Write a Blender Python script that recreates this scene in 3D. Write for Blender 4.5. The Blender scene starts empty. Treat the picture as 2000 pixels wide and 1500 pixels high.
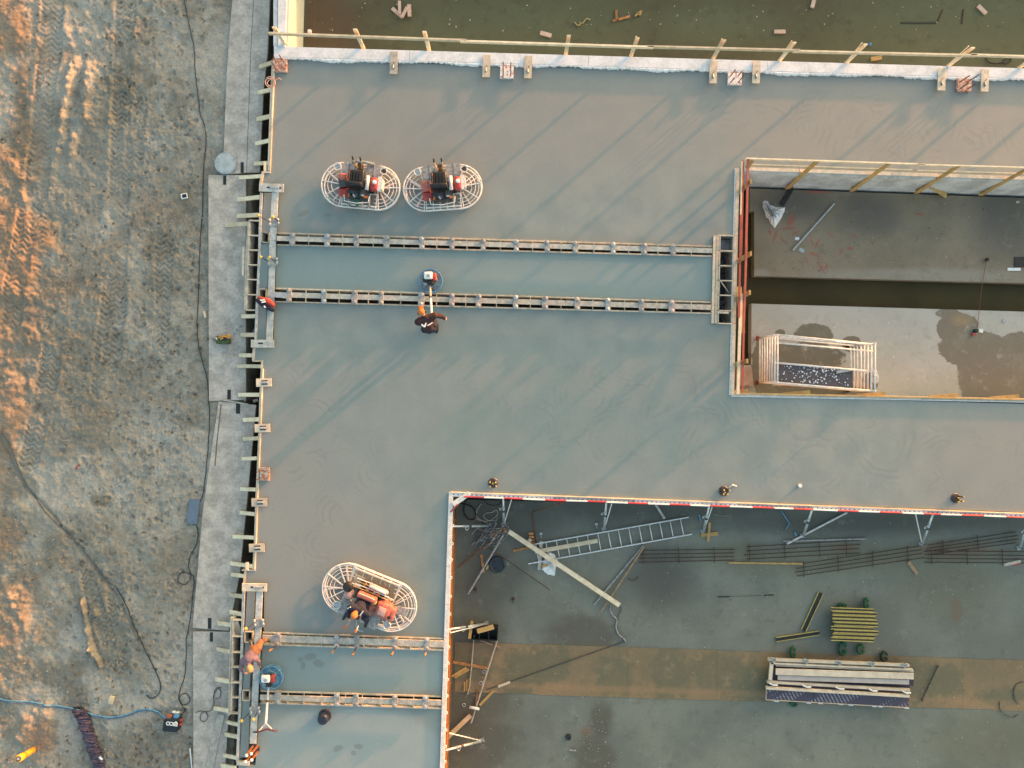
import bpy, bmesh, math, random
import numpy as np
from mathutils import Vector, Matrix
random.seed(7)
sc = bpy.context.scene
C = sc.collection
# ------------------------------------------------------------------ camera, sky, sun, exposure
H = 22.2          # camera height above the fresh slab (metres)
S = 60.0          # photograph pixels per metre at slab level
cam = bpy.data.cameras.new('camera'); camo = bpy.data.objects.new('camera', cam); C.objects.link(camo)
camo.location = (0, 0, H); camo.rotation_euler = (0, 0, 0)
cam.sensor_fit = 'HORIZONTAL'; cam.sensor_width = 36; cam.lens = 36 * H / (2000 / S)
cam.clip_end = 3000; sc.camera = camo
SUN_EL = math.radians(4.6); SUN_AZ = math.atan2(.755, .656)
w = bpy.data.worlds.new('World'); sc.world = w; w.use_nodes = True
nt = w.node_tree; bg = nt.nodes['Background']; sky = nt.nodes.new('ShaderNodeTexSky')
sky.sky_type = 'NISHITA'; sky.sun_disc = False; sky.sun_elevation = SUN_EL; sky.sun_rotation = SUN_AZ
sky.dust_density = 4.0; sky.ozone_density = .6; sky.air_density = 1.0
wb = nt.nodes.new('ShaderNodeMix'); wb.data_type = 'RGBA'; wb.blend_type = 'MULTIPLY'; wb.inputs[0].default_value = 1.0
wb.inputs[7].default_value = (.985, 1.02, .975, 1)      # the camera's white balance, same for the whole sky
nt.links.new(sky.outputs[0], wb.inputs[6]); nt.links.new(wb.outputs[2], bg.inputs[0]); bg.inputs[1].default_value = 0.15
sl = bpy.data.lights.new('sun', 'SUN'); slo = bpy.data.objects.new('sun', sl); C.objects.link(slo)
sl.energy = 2.05; sl.angle = math.radians(1.2); sl.color = (.85, .32, .13)
d = Vector((math.sin(SUN_AZ) * math.cos(SUN_EL), math.cos(SUN_AZ) * math.cos(SUN_EL), math.sin(SUN_EL)))
slo.rotation_euler = d.to_track_quat('Z', 'Y').to_euler(); slo.location = (30, 26, 20)
sc.view_settings.view_transform = 'Standard'; sc.view_settings.look = 'None'
sc.view_settings.exposure = 2.6; sc.view_settings.gamma = 1; sc.view_settings.use_curve_mapping = False

GX = [-400, 0, 100, 250, 380, 470]; GY = [-.84, -.80, -.765, -.68, -.58, -.55]      # mud level along the pixel columns

# ------------------------------------------------------------------ helpers
def P(px, py, z=0.0):
    k = (H - z) / H / S
    return Vector(((px - 1000) * k, (750 - py) * k, z))
def XY(px, py, z=0.0):
    p = P(px, py, z); return (p.x, p.y)

class MB:
    def __init__(s): s.v = []; s.f = []
    def add(s, vs, fs):
        n = len(s.v); s.v += [tuple(v) for v in vs]; s.f += [tuple(i + n for i in f) for f in fs]; return s
    def box(s, c, d, rz=0.0, R=None):
        R = R or Matrix.Rotation(rz, 3, 'Z'); c = Vector(c); vs = []
        for x in (-.5, .5):
            for y in (-.5, .5):
                for z in (-.5, .5): vs.append(c + R @ Vector((x * d[0], y * d[1], z * d[2])))
        return s.add(vs, [(0, 1, 3, 2), (4, 6, 7, 5), (0, 4, 5, 1), (2, 3, 7, 6), (0, 2, 6, 4), (1, 5, 7, 3)])
    def bar(s, a, b, w, h, up=(0, 0, 1)):
        a = Vector(a); b = Vector(b); t = (b - a); L = t.length; t = t / L
        u = Vector(up)
        if abs(t.dot(u)) > .99: u = Vector((0, 1, 0))
        r = t.cross(u).normalized(); u = r.cross(t).normalized()
        R = Matrix((t, r, u)).transposed()
        return s.box((a + b) / 2, (L, w, h), R=R)
    def tube(s, pts, r, n=8, closed=False, r2=None):
        pts = [Vector(p) for p in pts]; m = len(pts); vs = []; prev = None
        for i, p in enumerate(pts):
            if closed: t = pts[(i + 1) % m] - pts[i - 1]
            else: t = pts[min(i + 1, m - 1)] - pts[max(i - 1, 0)]
            t.normalize()
            if prev is None:
                u = Vector((0, 0, 1)) if abs(t.z) < .9 else Vector((1, 0, 0))
            else: u = prev
            u = (u - t * u.dot(t)).normalized(); prev = u; q = t.cross(u)
            rr = r if r2 is None else r + (r2 - r) * i / max(1, m - 1)
            for k in range(n):
                a = 2 * math.pi * k / n; vs.append(p + (u * math.cos(a) + q * math.sin(a)) * rr)
        fs = []
        for i in range(m if closed else m - 1):
            j = (i + 1) % m
            for k in range(n):
                l = (k + 1) % n; fs.append((i * n + k, i * n + l, j * n + l, j * n + k))
        if not closed: fs += [tuple(range(n))[::-1], tuple((m - 1) * n + k for k in range(n))]
        return s.add(vs, fs)
    def lathe(s, c, prof, n=20):
        c = Vector(c); vs = []; fs = []
        for r, z in prof:
            for k in range(n):
                a = 2 * math.pi * k / n; vs.append(c + Vector((r * math.cos(a), r * math.sin(a), z)))
        for i in range(len(prof) - 1):
            for k in range(n):
                l = (k + 1) % n; fs.append((i * n + k, i * n + l, (i + 1) * n + l, (i + 1) * n + k))
        fs += [tuple(range(n))[::-1], tuple((len(prof) - 1) * n + k for k in range(n))]
        return s.add(vs, fs)
    def prism(s, poly, z0, z1):
        n = len(poly); vs = [(x, y, z0) for x, y in poly] + [(x, y, z1) for x, y in poly]
        fs = [tuple(range(n))[::-1], tuple(range(n, 2 * n))]
        fs += [(i, (i + 1) % n, n + (i + 1) % n, n + i) for i in range(n)]
        return s.add(vs, fs)
    def ball(s, c, r, n=12, m=8):
        c = Vector(c); r = Vector(r if hasattr(r, '__len__') else (r, r, r)); vs = [c + Vector((0, 0, -r.z))]; fs = []
        for i in range(1, m):
            a = -math.pi / 2 + math.pi * i / m
            for k in range(n):
                b = 2 * math.pi * k / n
                vs.append(c + Vector((r.x * math.cos(a) * math.cos(b), r.y * math.cos(a) * math.sin(b), r.z * math.sin(a))))
        vs.append(c + Vector((0, 0, r.z)))
        for k in range(n): fs.append((0, 1 + (k + 1) % n, 1 + k))
        for i in range(m - 2):
            for k in range(n):
                l = (k + 1) % n; fs.append((1 + i * n + k, 1 + i * n + l, 1 + (i + 1) * n + l, 1 + (i + 1) * n + k))
        t = len(vs) - 1
        for k in range(n): fs.append((t, 1 + (m - 2) * n + k, 1 + (m - 2) * n + (k + 1) % n))
        return s.add(vs, fs)
    def cap(s, a, b, ra, rb, n=12):
        a = Vector(a); b = Vector(b); t = (b - a).normalized(); pts = []
        steps = [(-1, .05), (-.8, .6), (-.45, .9), (0, 1)]
        u = Vector((0, 0, 1)) if abs(t.z) < .9 else Vector((1, 0, 0))
        u = (u - t * u.dot(t)).normalized(); q = t.cross(u); vs = []; rings = []
        for k, f in steps: rings.append((a + t * (k * ra), ra * f))
        for k, f in reversed(steps): rings.append((b - t * (k * rb), rb * f))
        for c, r in rings:
            for i in range(n):
                g = 2 * math.pi * i / n; vs.append(c + (u * math.cos(g) + q * math.sin(g)) * r)
        fs = [tuple(range(n))[::-1], tuple((len(rings) - 1) * n + k for k in range(n))]
        for i in range(len(rings) - 1):
            for k in range(n):
                l = (k + 1) % n; fs.append((i * n + k, i * n + l, (i + 1) * n + l, (i + 1) * n + k))
        return s.add(vs, fs)
    def mesh(s, name, off=(0, 0, 0), smooth=False):
        me = bpy.data.meshes.new(name); o = Vector(off)
        me.from_pydata([tuple(Vector(v) - o) for v in s.v], [], s.f)
        bm = bmesh.new(); bm.from_mesh(me); bmesh.ops.recalc_face_normals(bm, faces=bm.faces); bm.to_mesh(me); bm.free()
        if smooth: me.polygons.foreach_set('use_smooth', [True] * len(me.polygons))
        me.update(); return me
def tag(o, label=None, cat=None, group=None, kind=None):
    if label: o['label'] = label
    if cat: o['category'] = cat
    if group: o['group'] = group
    if kind: o['kind'] = kind
    return o
def part(name, mb, mat, parent, smooth=False, label=None):
    """mesh whose coordinates are world coordinates when parent is unrotated and local ones otherwise"""
    off = (0, 0, 0)
    if parent is not None and parent.get('_w'): off = Vector(parent['_w'])
    me = mb.mesh(name, off, smooth); me.materials.append(mat)
    o = bpy.data.objects.new(name, me); C.objects.link(o); o.parent = parent
    if label: o['label'] = label
    return o
def sub(name, mb, mat, parent, root, smooth=False):
    o = part(name, mb, mat, root, smooth); o.parent = parent; return o
def thing(name, label, cat, loc, group=None, rz=None):
    o = bpy.data.objects.new(name, None); C.objects.link(o); o.location = loc; o.empty_display_size = .1
    if rz is None: o['_w'] = tuple(loc)
    else: o.rotation_euler = (0, 0, rz)
    return tag(o, label, cat, group)
def single(name, mb, mat, label, cat, group=None, smooth=False):
    xs = np.array(mb.v); c = ((xs[:, 0].min() + xs[:, 0].max()) / 2, (xs[:, 1].min() + xs[:, 1].max()) / 2, xs[:, 2].min())
    me = mb.mesh(name, c, smooth); me.materials.append(mat)
    o = bpy.data.objects.new(name, me); C.objects.link(o); o.location = c
    return tag(o, label, cat, group)
def struct(name, mb, mat, smooth=False, kind='structure'):
    me = mb.mesh(name, (0, 0, 0), smooth); me.materials.append(mat)
    o = bpy.data.objects.new(name, me); C.objects.link(o); o['kind'] = kind; return o

# ------------------------------------------------------------------ materials
class NT:
    def __init__(s, m):
        s.m = m; m.use_nodes = True; s.t = m.node_tree; s.b = s.t.nodes['Principled BSDF']
        s.pos = s.n('ShaderNodeNewGeometry').outputs['Position']
    def n(s, k, **kw):
        x = s.t.nodes.new(k)
        for a, b in kw.items(): setattr(x, a, b)
        return x
    def L(s, a, b): s.t.links.new(a, b)
    def set(s, sock, v):
        if hasattr(v, 'links') or isinstance(v, bpy.types.NodeSocket): s.L(v, sock)
        else: sock.default_value = v
    def math(s, op, a, b=0.0, c=None, clamp=False):
        x = s.n('ShaderNodeMath', operation=op); x.use_clamp = clamp; s.set(x.inputs[0], a); s.set(x.inputs[1], b)
        if c is not None: s.set(x.inputs[2], c)
        return x.outputs[0]
    def noise(s, scale, detail=4, rough=.55, vec=None, dist=0.0):
        x = s.n('ShaderNodeTexNoise'); x.inputs['Scale'].default_value = scale; x.inputs['Detail'].default_value = detail
        x.inputs['Roughness'].default_value = rough; x.inputs['Distortion'].default_value = dist
        s.L(vec if vec is not None else s.pos, x.inputs['Vector']); return x.outputs['Fac']
    def ramp(s, v, lo, hi, a=0.0, b=1.0):
        x = s.n('ShaderNodeMapRange'); x.interpolation_type = 'SMOOTHSTEP'; s.set(x.inputs[0], v)
        for i, q in zip((1, 2, 3, 4), (lo, hi, a, b)): x.inputs[i].default_value = q
        return x.outputs[0]
    def mix(s, f, a, b, blend='MIX'):
        x = s.n('ShaderNodeMix', data_type='RGBA'); x.blend_type = blend; s.set(x.inputs[0], f)
        for i, q in ((6, a), (7, b)):
            if isinstance(q, bpy.types.NodeSocket): s.L(q, x.inputs[i])
            else: x.inputs[i].default_value = (*q, 1)
        return x.outputs[2]
    def scalevec(s, v, k):
        x = s.n('ShaderNodeVectorMath', operation='MULTIPLY'); s.L(v, x.inputs[0]); x.inputs[1].default_value = k; return x.outputs[0]
    def blob(s, ells, soft=.12, nz=None, amp=.5):
        """mask 1 inside a set of ellipses (cx, cy, rx, ry in world metres, optional angle), edge broken by noise"""
        cur = None
        for e in ells:
            cx, cy, rx, ry = e[:4]; a = e[4] if len(e) > 4 else 0
            m = s.n('ShaderNodeMapping', vector_type='TEXTURE'); s.L(s.pos, m.inputs[0])
            m.inputs['Location'].default_value = (cx, cy, 0); m.inputs['Rotation'].default_value = (0, 0, a)
            m.inputs['Scale'].default_value = (rx, ry, 1e6)
            l = s.n('ShaderNodeVectorMath', operation='LENGTH'); s.L(m.outputs[0], l.inputs[0])
            cur = l.outputs['Value'] if cur is None else s.math('SMOOTH_MIN', cur, l.outputs['Value'], .25)
        if nz is not None: cur = s.math('ADD', cur, s.math('MULTIPLY', s.math('SUBTRACT', nz, .5), amp))
        return s.ramp(cur, 1 - soft, 1 + soft, 1, 0)
    def bump(s, h, strength=.3, dist=.02, prev=None):
        x = s.n('ShaderNodeBump'); s.L(h, x.inputs['Height']); x.inputs['Strength'].default_value = strength
        x.inputs['Distance'].default_value = dist
        if prev is not None: s.L(prev, x.inputs['Normal'])
        s.L(x.outputs[0], s.b.inputs['Normal']); return x.outputs[0]
    def out(s, col, rough=.7, metal=0.0, spec=.5):
        s.set(s.b.inputs['Base Color'], col if isinstance(col, bpy.types.NodeSocket) else (*col, 1))
        s.set(s.b.inputs['Roughness'], rough); s.b.inputs['Metallic'].default_value = metal
        s.b.inputs['Specular IOR Level'].default_value = spec
def px(l, z=0.0):
    """ellipses given in photograph pixels -> world"""
    r = []
    for e in l:
        c = P(e[0], e[1], z); k = (H - z) / H / S
        r.append((c.x, c.y, e[2] * k, e[3] * k) + ((-math.radians(e[4]),) if len(e) > 4 else ()))
    return r
def simple(name, c1, c2=None, scale=3.0, rough=.7, metal=0.0, fine=40.0, fineamt=.15, rnd=0.0, bump=.1, spec=.4, lo=.35, hi=.65):
    m = bpy.data.materials.new(name); n = NT(m); c2 = c2 or tuple(x * .7 for x in c1)
    col = n.mix(n.ramp(n.noise(scale, 5), lo, hi), c2, c1)
    f = n.noise(fine, 3); col = n.mix(fineamt, col, n.mix(f, (0, 0, 0), (1, 1, 1)), 'OVERLAY')
    if rnd:
        oi = n.n('ShaderNodeObjectInfo'); k = n.ramp(oi.outputs['Random'], 0, 1, 1 - rnd, 1 + rnd * .6)
        hv = n.n('ShaderNodeHueSaturation'); n.L(k, hv.inputs['Value']); n.L(col, hv.inputs['Color']); col = hv.outputs[0]
    n.out(col, rough, metal, spec)
    if bump: n.bump(f, bump, .004)
    return m
WOOD = simple('pale_timber', (.74, .63, .47), (.60, .50, .36), 5, .75, rnd=.22, fineamt=.3)
WOODO = simple('weathered_orange_timber', (.42, .20, .08), (.26, .12, .05), 6, .8, rnd=.3, fineamt=.35)
WOODG = simple('cement_stained_timber', (.50, .46, .41), (.34, .33, .31), 7, .85, rnd=.12, fineamt=.45, fine=25)
WOODR = simple('red_painted_rail', (.44, .09, .07), (.32, .08, .06), 4, .6, rnd=.15, fineamt=.3)
PLYB = simple('brown_film_plywood', (.27, .105, .035), (.17, .075, .03), 4, .6, rnd=.2, fineamt=.3)
PLYT = simple('pale_plywood_edge', (.62, .53, .42), (.46, .41, .35), 6, .8, rnd=.15, fineamt=.35)
CEMW = simple('cement_splashed_plank', (.50, .52, .52), (.34, .36, .37), 6, .85, rnd=.1, fineamt=.45, fine=22)
GALV = simple('galvanised_steel', (.42, .46, .50), (.30, .34, .38), 12, .45, .35, fineamt=.25)
ALU = simple('aluminium', (.72, .73, .74), (.58, .60, .62), 10, .4, .25, fineamt=.15)
WHITE = simple('white_painted_steel', (.74, .71, .70), (.58, .56, .56), 8, .5, fineamt=.25)
WHITEP = simple('white_plastic', (.80, .80, .80), (.68, .70, .73), 6, .45, fineamt=.1)
BLACK = simple('black_rubber', (.022, .022, .024), (.014, .014, .015), 8, .55)
BLACKG = simple('black_gloss_vinyl', (.013, .014, .018), (.02, .02, .022), 8, .35)
STEEL = simple('dark_steel', (.10, .10, .11), (.05, .05, .055), 14, .45, .5, fineamt=.4)
BLADE = simple('cement_grey_blade', (.30, .32, .35), (.20, .21, .24), 8, .5, .3, fineamt=.3)
DECK = simple('cement_dusted_footplate', (.36, .36, .36), (.22, .22, .23), 9, .7, fineamt=.5, fine=30)
RED = simple('red_paint', (.42, .05, .045), (.28, .045, .04), 9, .4, fineamt=.3)
REDF = simple('faded_red_plastic', (.45, .15, .12), (.36, .10, .08), 9, .5, fineamt=.2)
ORANGE = simple('orange_paint', (.62, .17, .03), (.42, .10, .03), 14, .5, fineamt=.25)
BLUE = simple('blue_guard_paint', (.09, .27, .52), (.06, .18, .38), 12, .45, fineamt=.3)
BLUEC = simple('cement_splashed_blue_pan', (.16, .34, .50), (.08, .22, .38), 9, .55, fineamt=.4)
RUST = simple('rusty_rebar', (.085, .045, .03), (.05, .03, .022), 18, .85, fineamt=.3)
RUSTO = simple('bright_rust', (.22, .085, .035), (.12, .05, .03), 20, .85, fineamt=.4)
YEL = simple('yellow_beam_edge', (.50, .42, .13), (.40, .32, .10), 10, .55, fineamt=.2)
YCAP = simple('yellow_cap', (.60, .42, .10), (.45, .32, .10), 10, .5)
GREEN = simple('green_sling_webbing', (.02, .13, .06), (.015, .08, .04), 16, .8, fineamt=.4)
TEAL = simple('teal_tarpaulin_bag', (.03, .16, .14), (.02, .10, .09), 12, .7)
OLIVE = simple('olive_canvas', (.09, .12, .055), (.05, .075, .035), 12, .9, fineamt=.3)
TAN = simple('tan_leather', (.50, .28, .09), (.40, .20, .06), 12, .7)
NAVY = simple('navy_work_cloth', (.022, .024, .05), (.014, .016, .032), 12, .9, fineamt=.3)
HOOD = simple('dark_hooded_jacket', (.050, .022, .024), (.028, .016, .022), 12, .9, fineamt=.2)
PINKT = simple('dusty_purple_shirt', (.22, .15, .18), (.16, .11, .15), 12, .9, fineamt=.2)
TROUS = simple('ochre_work_trousers', (.26, .12, .06), (.18, .085, .05), 12, .9, fineamt=.2)
SKIN = simple('skin', (.52, .30, .21), (.46, .25, .17), 30, .55, fineamt=.08)
HAIRO = simple('orange_knit', (.62, .20, .05), (.5, .14, .04), 40, .8, fineamt=.4)
HAIRD = simple('fair_hair', (.42, .27, .13), (.34, .2, .1), 60, .7, fineamt=.4)
PURP = simple('purple_black_film_face', (.060, .050, .080), (.040, .035, .055), 5, .35, fineamt=.3)
BAG = simple('translucent_white_bag', (.62, .64, .68), (.45, .47, .52), 14, .35, fineamt=.2)
PIPE = simple('purple_sleeve', (.075, .060, .11), (.045, .038, .07), 30, .6, fineamt=.6, fine=60)
PIPEO = simple('orange_drain_pipe', (.72, .33, .03), (.62, .27, .03), 12, .4)
CRATE = simple('black_crate_plastic', (.015, .016, .018), (.01, .01, .012), 12, .5)
BLUEB = simple('blue_grey_board', (.12, .17, .25), (.10, .145, .21), 9, .6, fineamt=.1)
STEELP = simple('muddy_road_plate', (.49, .44, .405), (.33, .30, .275), 2.2, .85, fineamt=.4, fine=11)
FOIL = simple('ragged_white_membrane', (.80, .80, .82), (.60, .61, .64), 14, .6, fineamt=.4)
WALLT = simple('pale_wall_top', (.66, .68, .74), (.54, .57, .62), 2.5, .7, fineamt=.4, fine=14)
REDB = simple('rust_stained_template', (.32, .11, .07), (.50, .42, .38), 11, .7, fineamt=.5, fine=30)
LPLATE = simple('pale_lid', (.44, .48, .50), (.34, .38, .40), 5, .5, fineamt=.3)

def m_slab():
    m = bpy.data.materials.new('fresh_trowelled_concrete'); n = NT(m)
    big = n.noise(.22, 4, .5); med = n.noise(1.1, 5, .55); fine = n.noise(18, 4, .6)
    dry_lit = n.blob(px([(900, 230, 620, 130), (1600, 220, 700, 110, 2), (560, 1020, 120, 260), (640, 1060, 130, 110), (1950, 900, 170, 130)]), .55, big, .7)  # sunlit zones painted into the slab colour, warmer, as if dried
    wet = n.blob(px([(1000, 850, 420, 190), (900, 530, 480, 60), (700, 420, 200, 60), (690, 1240, 180, 50)]), .5, big, .6)  # shaded zones painted into the slab colour, bluer, as if damp
    col = n.mix(n.ramp(med, .3, .7), (.190, .228, .230), (.230, .260, .258))
    col = n.mix(n.math('MULTIPLY', dry_lit, .7), col, (.238, .240, .234))
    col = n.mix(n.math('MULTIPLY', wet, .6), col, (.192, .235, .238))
    strip = n.blob(px([(760, 525, 300, 62, 1.5), (1180, 540, 300, 62, 1.5), (690, 1308, 210, 52, 1.5)]), .06, med, .1)  # shade on the bays between joints, painted in as a bluish tone
    col = n.mix(n.math('MULTIPLY', strip, .8), col, (.205, .275, .285))
    # the finished bottom bay is older and paler
    old = n.blob(px([(680, 1470, 185, 92)]), .1, med, .25)
    col = n.mix(n.math('MULTIPLY', old, .6), col, (.29, .345, .355))
    # swirls left by the rotary trowels: rings round scattered centres, only in places
    w1 = n.n('ShaderNodeTexNoise'); w1.inputs['Scale'].default_value = .7; n.L(n.pos, w1.inputs['Vector'])
    wv = n.n('ShaderNodeVectorMath', operation='MULTIPLY_ADD'); n.L(w1.outputs['Color'], wv.inputs[0]); wv.inputs[1].default_value = (.5, .5, 0); n.L(n.pos, wv.inputs[2])
    tot = None
    for sc_, off, fr, thr in ((.62, 0, 44, .50), (.85, 3.3, 38, .53), (.5, 7.7, 52, .56)):
        mp = n.n('ShaderNodeMapping'); n.L(wv.outputs[0], mp.inputs[0]); mp.inputs['Location'].default_value = (off, off * .7, 0); mp.inputs['Scale'].default_value = (1, 1, 0)
        v = n.n('ShaderNodeTexVoronoi', voronoi_dimensions='2D'); v.inputs['Scale'].default_value = sc_; n.L(mp.outputs[0], v.inputs['Vector'])
        dd = v.outputs['Distance']
        ph = n.math('ADD', n.math('MULTIPLY', dd, fr), n.math('MULTIPLY', med, 2.2))
        ring = n.ramp(n.math('SINE', ph), .1, 1)
        msk = n.ramp(n.noise(.9, 3, .5, vec=mp.outputs[0]), thr, thr + .14)
        msk = n.math('MULTIPLY', msk, n.ramp(dd, .1, .25))
        # only a sector of each ring, as a pass leaves it
        q = n.math('MULTIPLY', ring, msk); tot = q if tot is None else n.math('MAXIMUM', tot, q)
    zone = n.blob(px([(1300, 810, 330, 110), (1750, 890, 330, 80), (1800, 255, 260, 70), (640, 930, 110, 260), (1500, 200, 200, 60)]), .5, big, .6)
    tot = n.math('MULTIPLY', tot, n.math('ADD', n.math('MULTIPLY', zone, .8), .2))
    col = n.mix(n.math('MULTIPLY', tot, .30), col, (.14, .16, .165))
    # scuffs and small pits
    sp = n.ramp(n.noise(5.5, 6, .7), .70, .78); col = n.mix(n.math('MULTIPLY', sp, .45), col, (.15, .16, .16))
    streak = n.noise(2.2, 5, .6, vec=n.scalevec(n.pos, (1, .3, 1)))
    col = n.mix(n.math('MULTIPLY', n.ramp(streak, .5, .8), .16), col, (.30, .31, .31))
    col = n.mix(.14, col, n.mix(fine, (0, 0, 0), (1, 1, 1)), 'OVERLAY')
    feet = n.blob(px([(606, 1283, 12, 7, -10), (587, 1288, 6, 5), (622, 1296, 11, 7, 20), (592, 1300, 5, 8)]), .2, n.noise(9, 4), .7)
    col = n.mix(n.math('MULTIPLY', feet, .55), col, (.15, .16, .16))
    feet = n.blob(px([(593, 417, 12, 5, -25), (640, 420, 7, 3, 20), (660, 1462, 10, 6, -20), (700, 1458, 9, 5), (690, 1470, 6, 5), (1000, 1500, 4, 4)]), .2, n.noise(9, 4), 1.1)
    col = n.mix(n.math('MULTIPLY', feet, .45), col, (.13, .14, .14))
    n.out(col, n.ramp(med, .3, .7, .42, .62), 0, .45)
    h = n.math('ADD', n.math('MULTIPLY', tot, -.5), n.math('MULTIPLY', med, .5))
    b = n.bump(h, .18, .006); n.bump(fine, .05, .002, b)
    return m
SLAB = m_slab()

def m_floor(name, base1, base2, patches, z, fines=.25, rough=.6, bigscale=.5):
    m = bpy.data.materials.new(name); n = NT(m)
    big = n.noise(bigscale, 6, .6); med = n.noise(3, 6, .65); fine = n.noise(26, 4, .6)
    col = n.mix(n.ramp(big, .35, .65), base2, base1)
    for ells, c, soft, amp, amt, edge in patches:
        nz = n.noise(edge, 6, .65); mk = n.blob(px(ells, z), soft, nz, amp)
        col = n.mix(n.math('MULTIPLY', mk, amt), col, c)
    col = n.mix(n.math('MULTIPLY', n.ramp(med, .52, .72), .42), col, tuple(x * .62 for x in base2))
    lt = n.noise(1.7, 7, .7); col = n.mix(n.math('MULTIPLY', n.ramp(lt, .55, .8), .5), col, tuple(min(1, x * 1.5) for x in base1))
    lt = n.noise(.8, 8, .75); col = n.mix(n.math('MULTIPLY', n.ramp(lt, .5, .72), .35), col, (base1[0] * .72, base1[1] * .80, base1[2] * .66))
    col = n.mix(fines, col, n.mix(fine, (0, 0, 0), (1, 1, 1)), 'OVERLAY')
    sp = n.n('ShaderNodeTexVoronoi'); sp.inputs['Scale'].default_value = 2.6; n.L(n.pos, sp.inputs['Vector'])
    col = n.mix(n.math('MULTIPLY', n.ramp(sp.outputs['Distance'], .03, .05, 1, 0), .7), col, tuple(min(1, x * 3) for x in base1))
    n.out(col, rough, 0, .4); n.bump(fine, .1, .003)
    return m
ZA = -1.5
FLA = m_floor('algae_stained_wet_floor', (.090, .088, .048), (.060, .056, .030),
    [([(1550, 40, 1000, 60)], (.058, .062, .033), .7, .8, .8, 1.1), ([(1900, 60, 260, 90), (1000, 60, 250, 60), (1400, 50, 120, 40)], (.090, .110, .062), .6, .9, .6, 1.5),
     ([(640, 60, 60, 90)], (.075, .05, .035), .6, .8, .7, 2)], ZA, .3, .75)
FLB1 = m_floor('brown_grey_wet_plinth', (.230, .190, .135), (.175, .145, .105),
    [([(1550, 400, 60, 30), (1700, 420, 60, 40), (1960, 420, 60, 80)], (.095, .088, .08), .6, .8, .7, 1.5),
     ([(1800, 540, 220, 16), (1485, 535, 18, 10)], (.26, .245, .21), .5, .8, .7, 2),
     ([(1545, 430, 6, 12, 30), (1540, 446, 14, 2.5, -5), (1585, 470, 2, 11, -20), (1596, 475, 2, 9, 30), (1590, 497, 11, 2.5, 20), (1604, 524, 2.5, 13, -35), (1613, 520, 3, 6, 10), (1622, 458, 10, 1.5, 40), (1660, 485, 6, 3), (1514, 460, 3, 13, 20), (1503, 452, 2, 9, -10), (1530, 470, 9, 2, 35), (1553, 455, 10, 2, -30), (1642, 492, 2, 7, 25), (1668, 462, 2, 6, -40), (1575, 508, 7, 2, 60), (1598, 375, 26, 3), (1795, 418, 10, 2, 10)], (.30, .075, .05), .5, 1.3, .65, 11)], ZA, .3)
FLB2 = m_floor('pale_dry_plinth_with_wet_patch', (.40, .395, .37), (.345, .345, .33),
    [([(1870, 640, 42, 30), (1900, 680, 66, 36), (1930, 730, 60, 70), (1990, 700, 50, 50), (1975, 765, 90, 50), (1850, 612, 24, 10)], (.155, .135, .105), .03, .42, .95, 3.2),
     ([(1590, 655, 38, 24), (1560, 700, 90, 30), (1664, 672, 20, 16), (1524, 650, 10, 7), (1700, 745, 16, 18), (1490, 720, 22, 60), (1590, 765, 120, 14)], (.125, .115, .085), .04, .55, .92, 4.2),
     ([(1880, 625, 22, 12)], (.26, .19, .11), .5, .8, .7, 3)], ZA, .2)
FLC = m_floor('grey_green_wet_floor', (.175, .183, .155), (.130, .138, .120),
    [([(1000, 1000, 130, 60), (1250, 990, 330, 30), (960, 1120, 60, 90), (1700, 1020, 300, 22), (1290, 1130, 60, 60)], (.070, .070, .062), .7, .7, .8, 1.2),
     ([(930, 1330, 80, 110), (930, 1450, 75, 70), (1160, 1480, 40, 45), (1175, 1410, 22, 40), (1140, 1240, 70, 40)], (.090, .082, .064), .4, .9, .85, 2.5),
     ([(1850, 1150, 90, 60), (1700, 1090, 240, 26, -3), (1440, 1085, 60, 26), (1950, 1450, 120, 60)], (.135, .128, .085), .6, .9, .65, 1.5),
     ([(1855, 1072, 70, 14), (1650, 1070, 30, 8), (1868, 1190, 10, 22), (1145, 1428, 12, 8)], (.17, .095, .06), .6, .9, .55, 3)], ZA, .35)
STRIP = m_floor('orange_brown_wet_plywood_strip', (.265, .175, .095), (.20, .14, .08),
    [([(1060, 1300, 45, 34), (1200, 1320, 36, 40), (1310, 1320, 40, 50), (1400, 1310, 60, 34), (1470, 1335, 60, 36), (1010, 1330, 30, 60), (1850, 1330, 30, 30), (1100, 1290, 14, 40), (1960, 1360, 50, 16), (900, 1310, 60, 36), (1780, 1330, 70, 40)], (.115, .112, .068), .3, 2.1, .85, 3.4), ([(1400, 1256, 700, 7, 2), (1400, 1352, 700, 6, 2)], (.30, .18, .10), .6, 1.6, .6, 2.2), ([(1500, 1310, 700, 50, 2)], (.14, .12, .075), .5, 2.4, .45, 1.3)], ZA, .35)
WATER = simple('murky_channel_water', (.058, .046, .018), (.045, .036, .015), .6, .25, fineamt=.02, bump=.0, spec=.12)
WALLF = simple('pale_board_marked_wall', (.58, .59, .60), (.40, .40, .40), 1.2, .7, fineamt=.35, fine=9)
WALLW = simple('clean_white_wall_panel', (.46, .52, .50), (.42, .47, .45), 1.0, .6, fineamt=.1)
SOIL = simple('dark_trench_soil', (.035, .030, .026), (.018, .015, .013), 2.2, .95, fineamt=.5, bump=.5)

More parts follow.
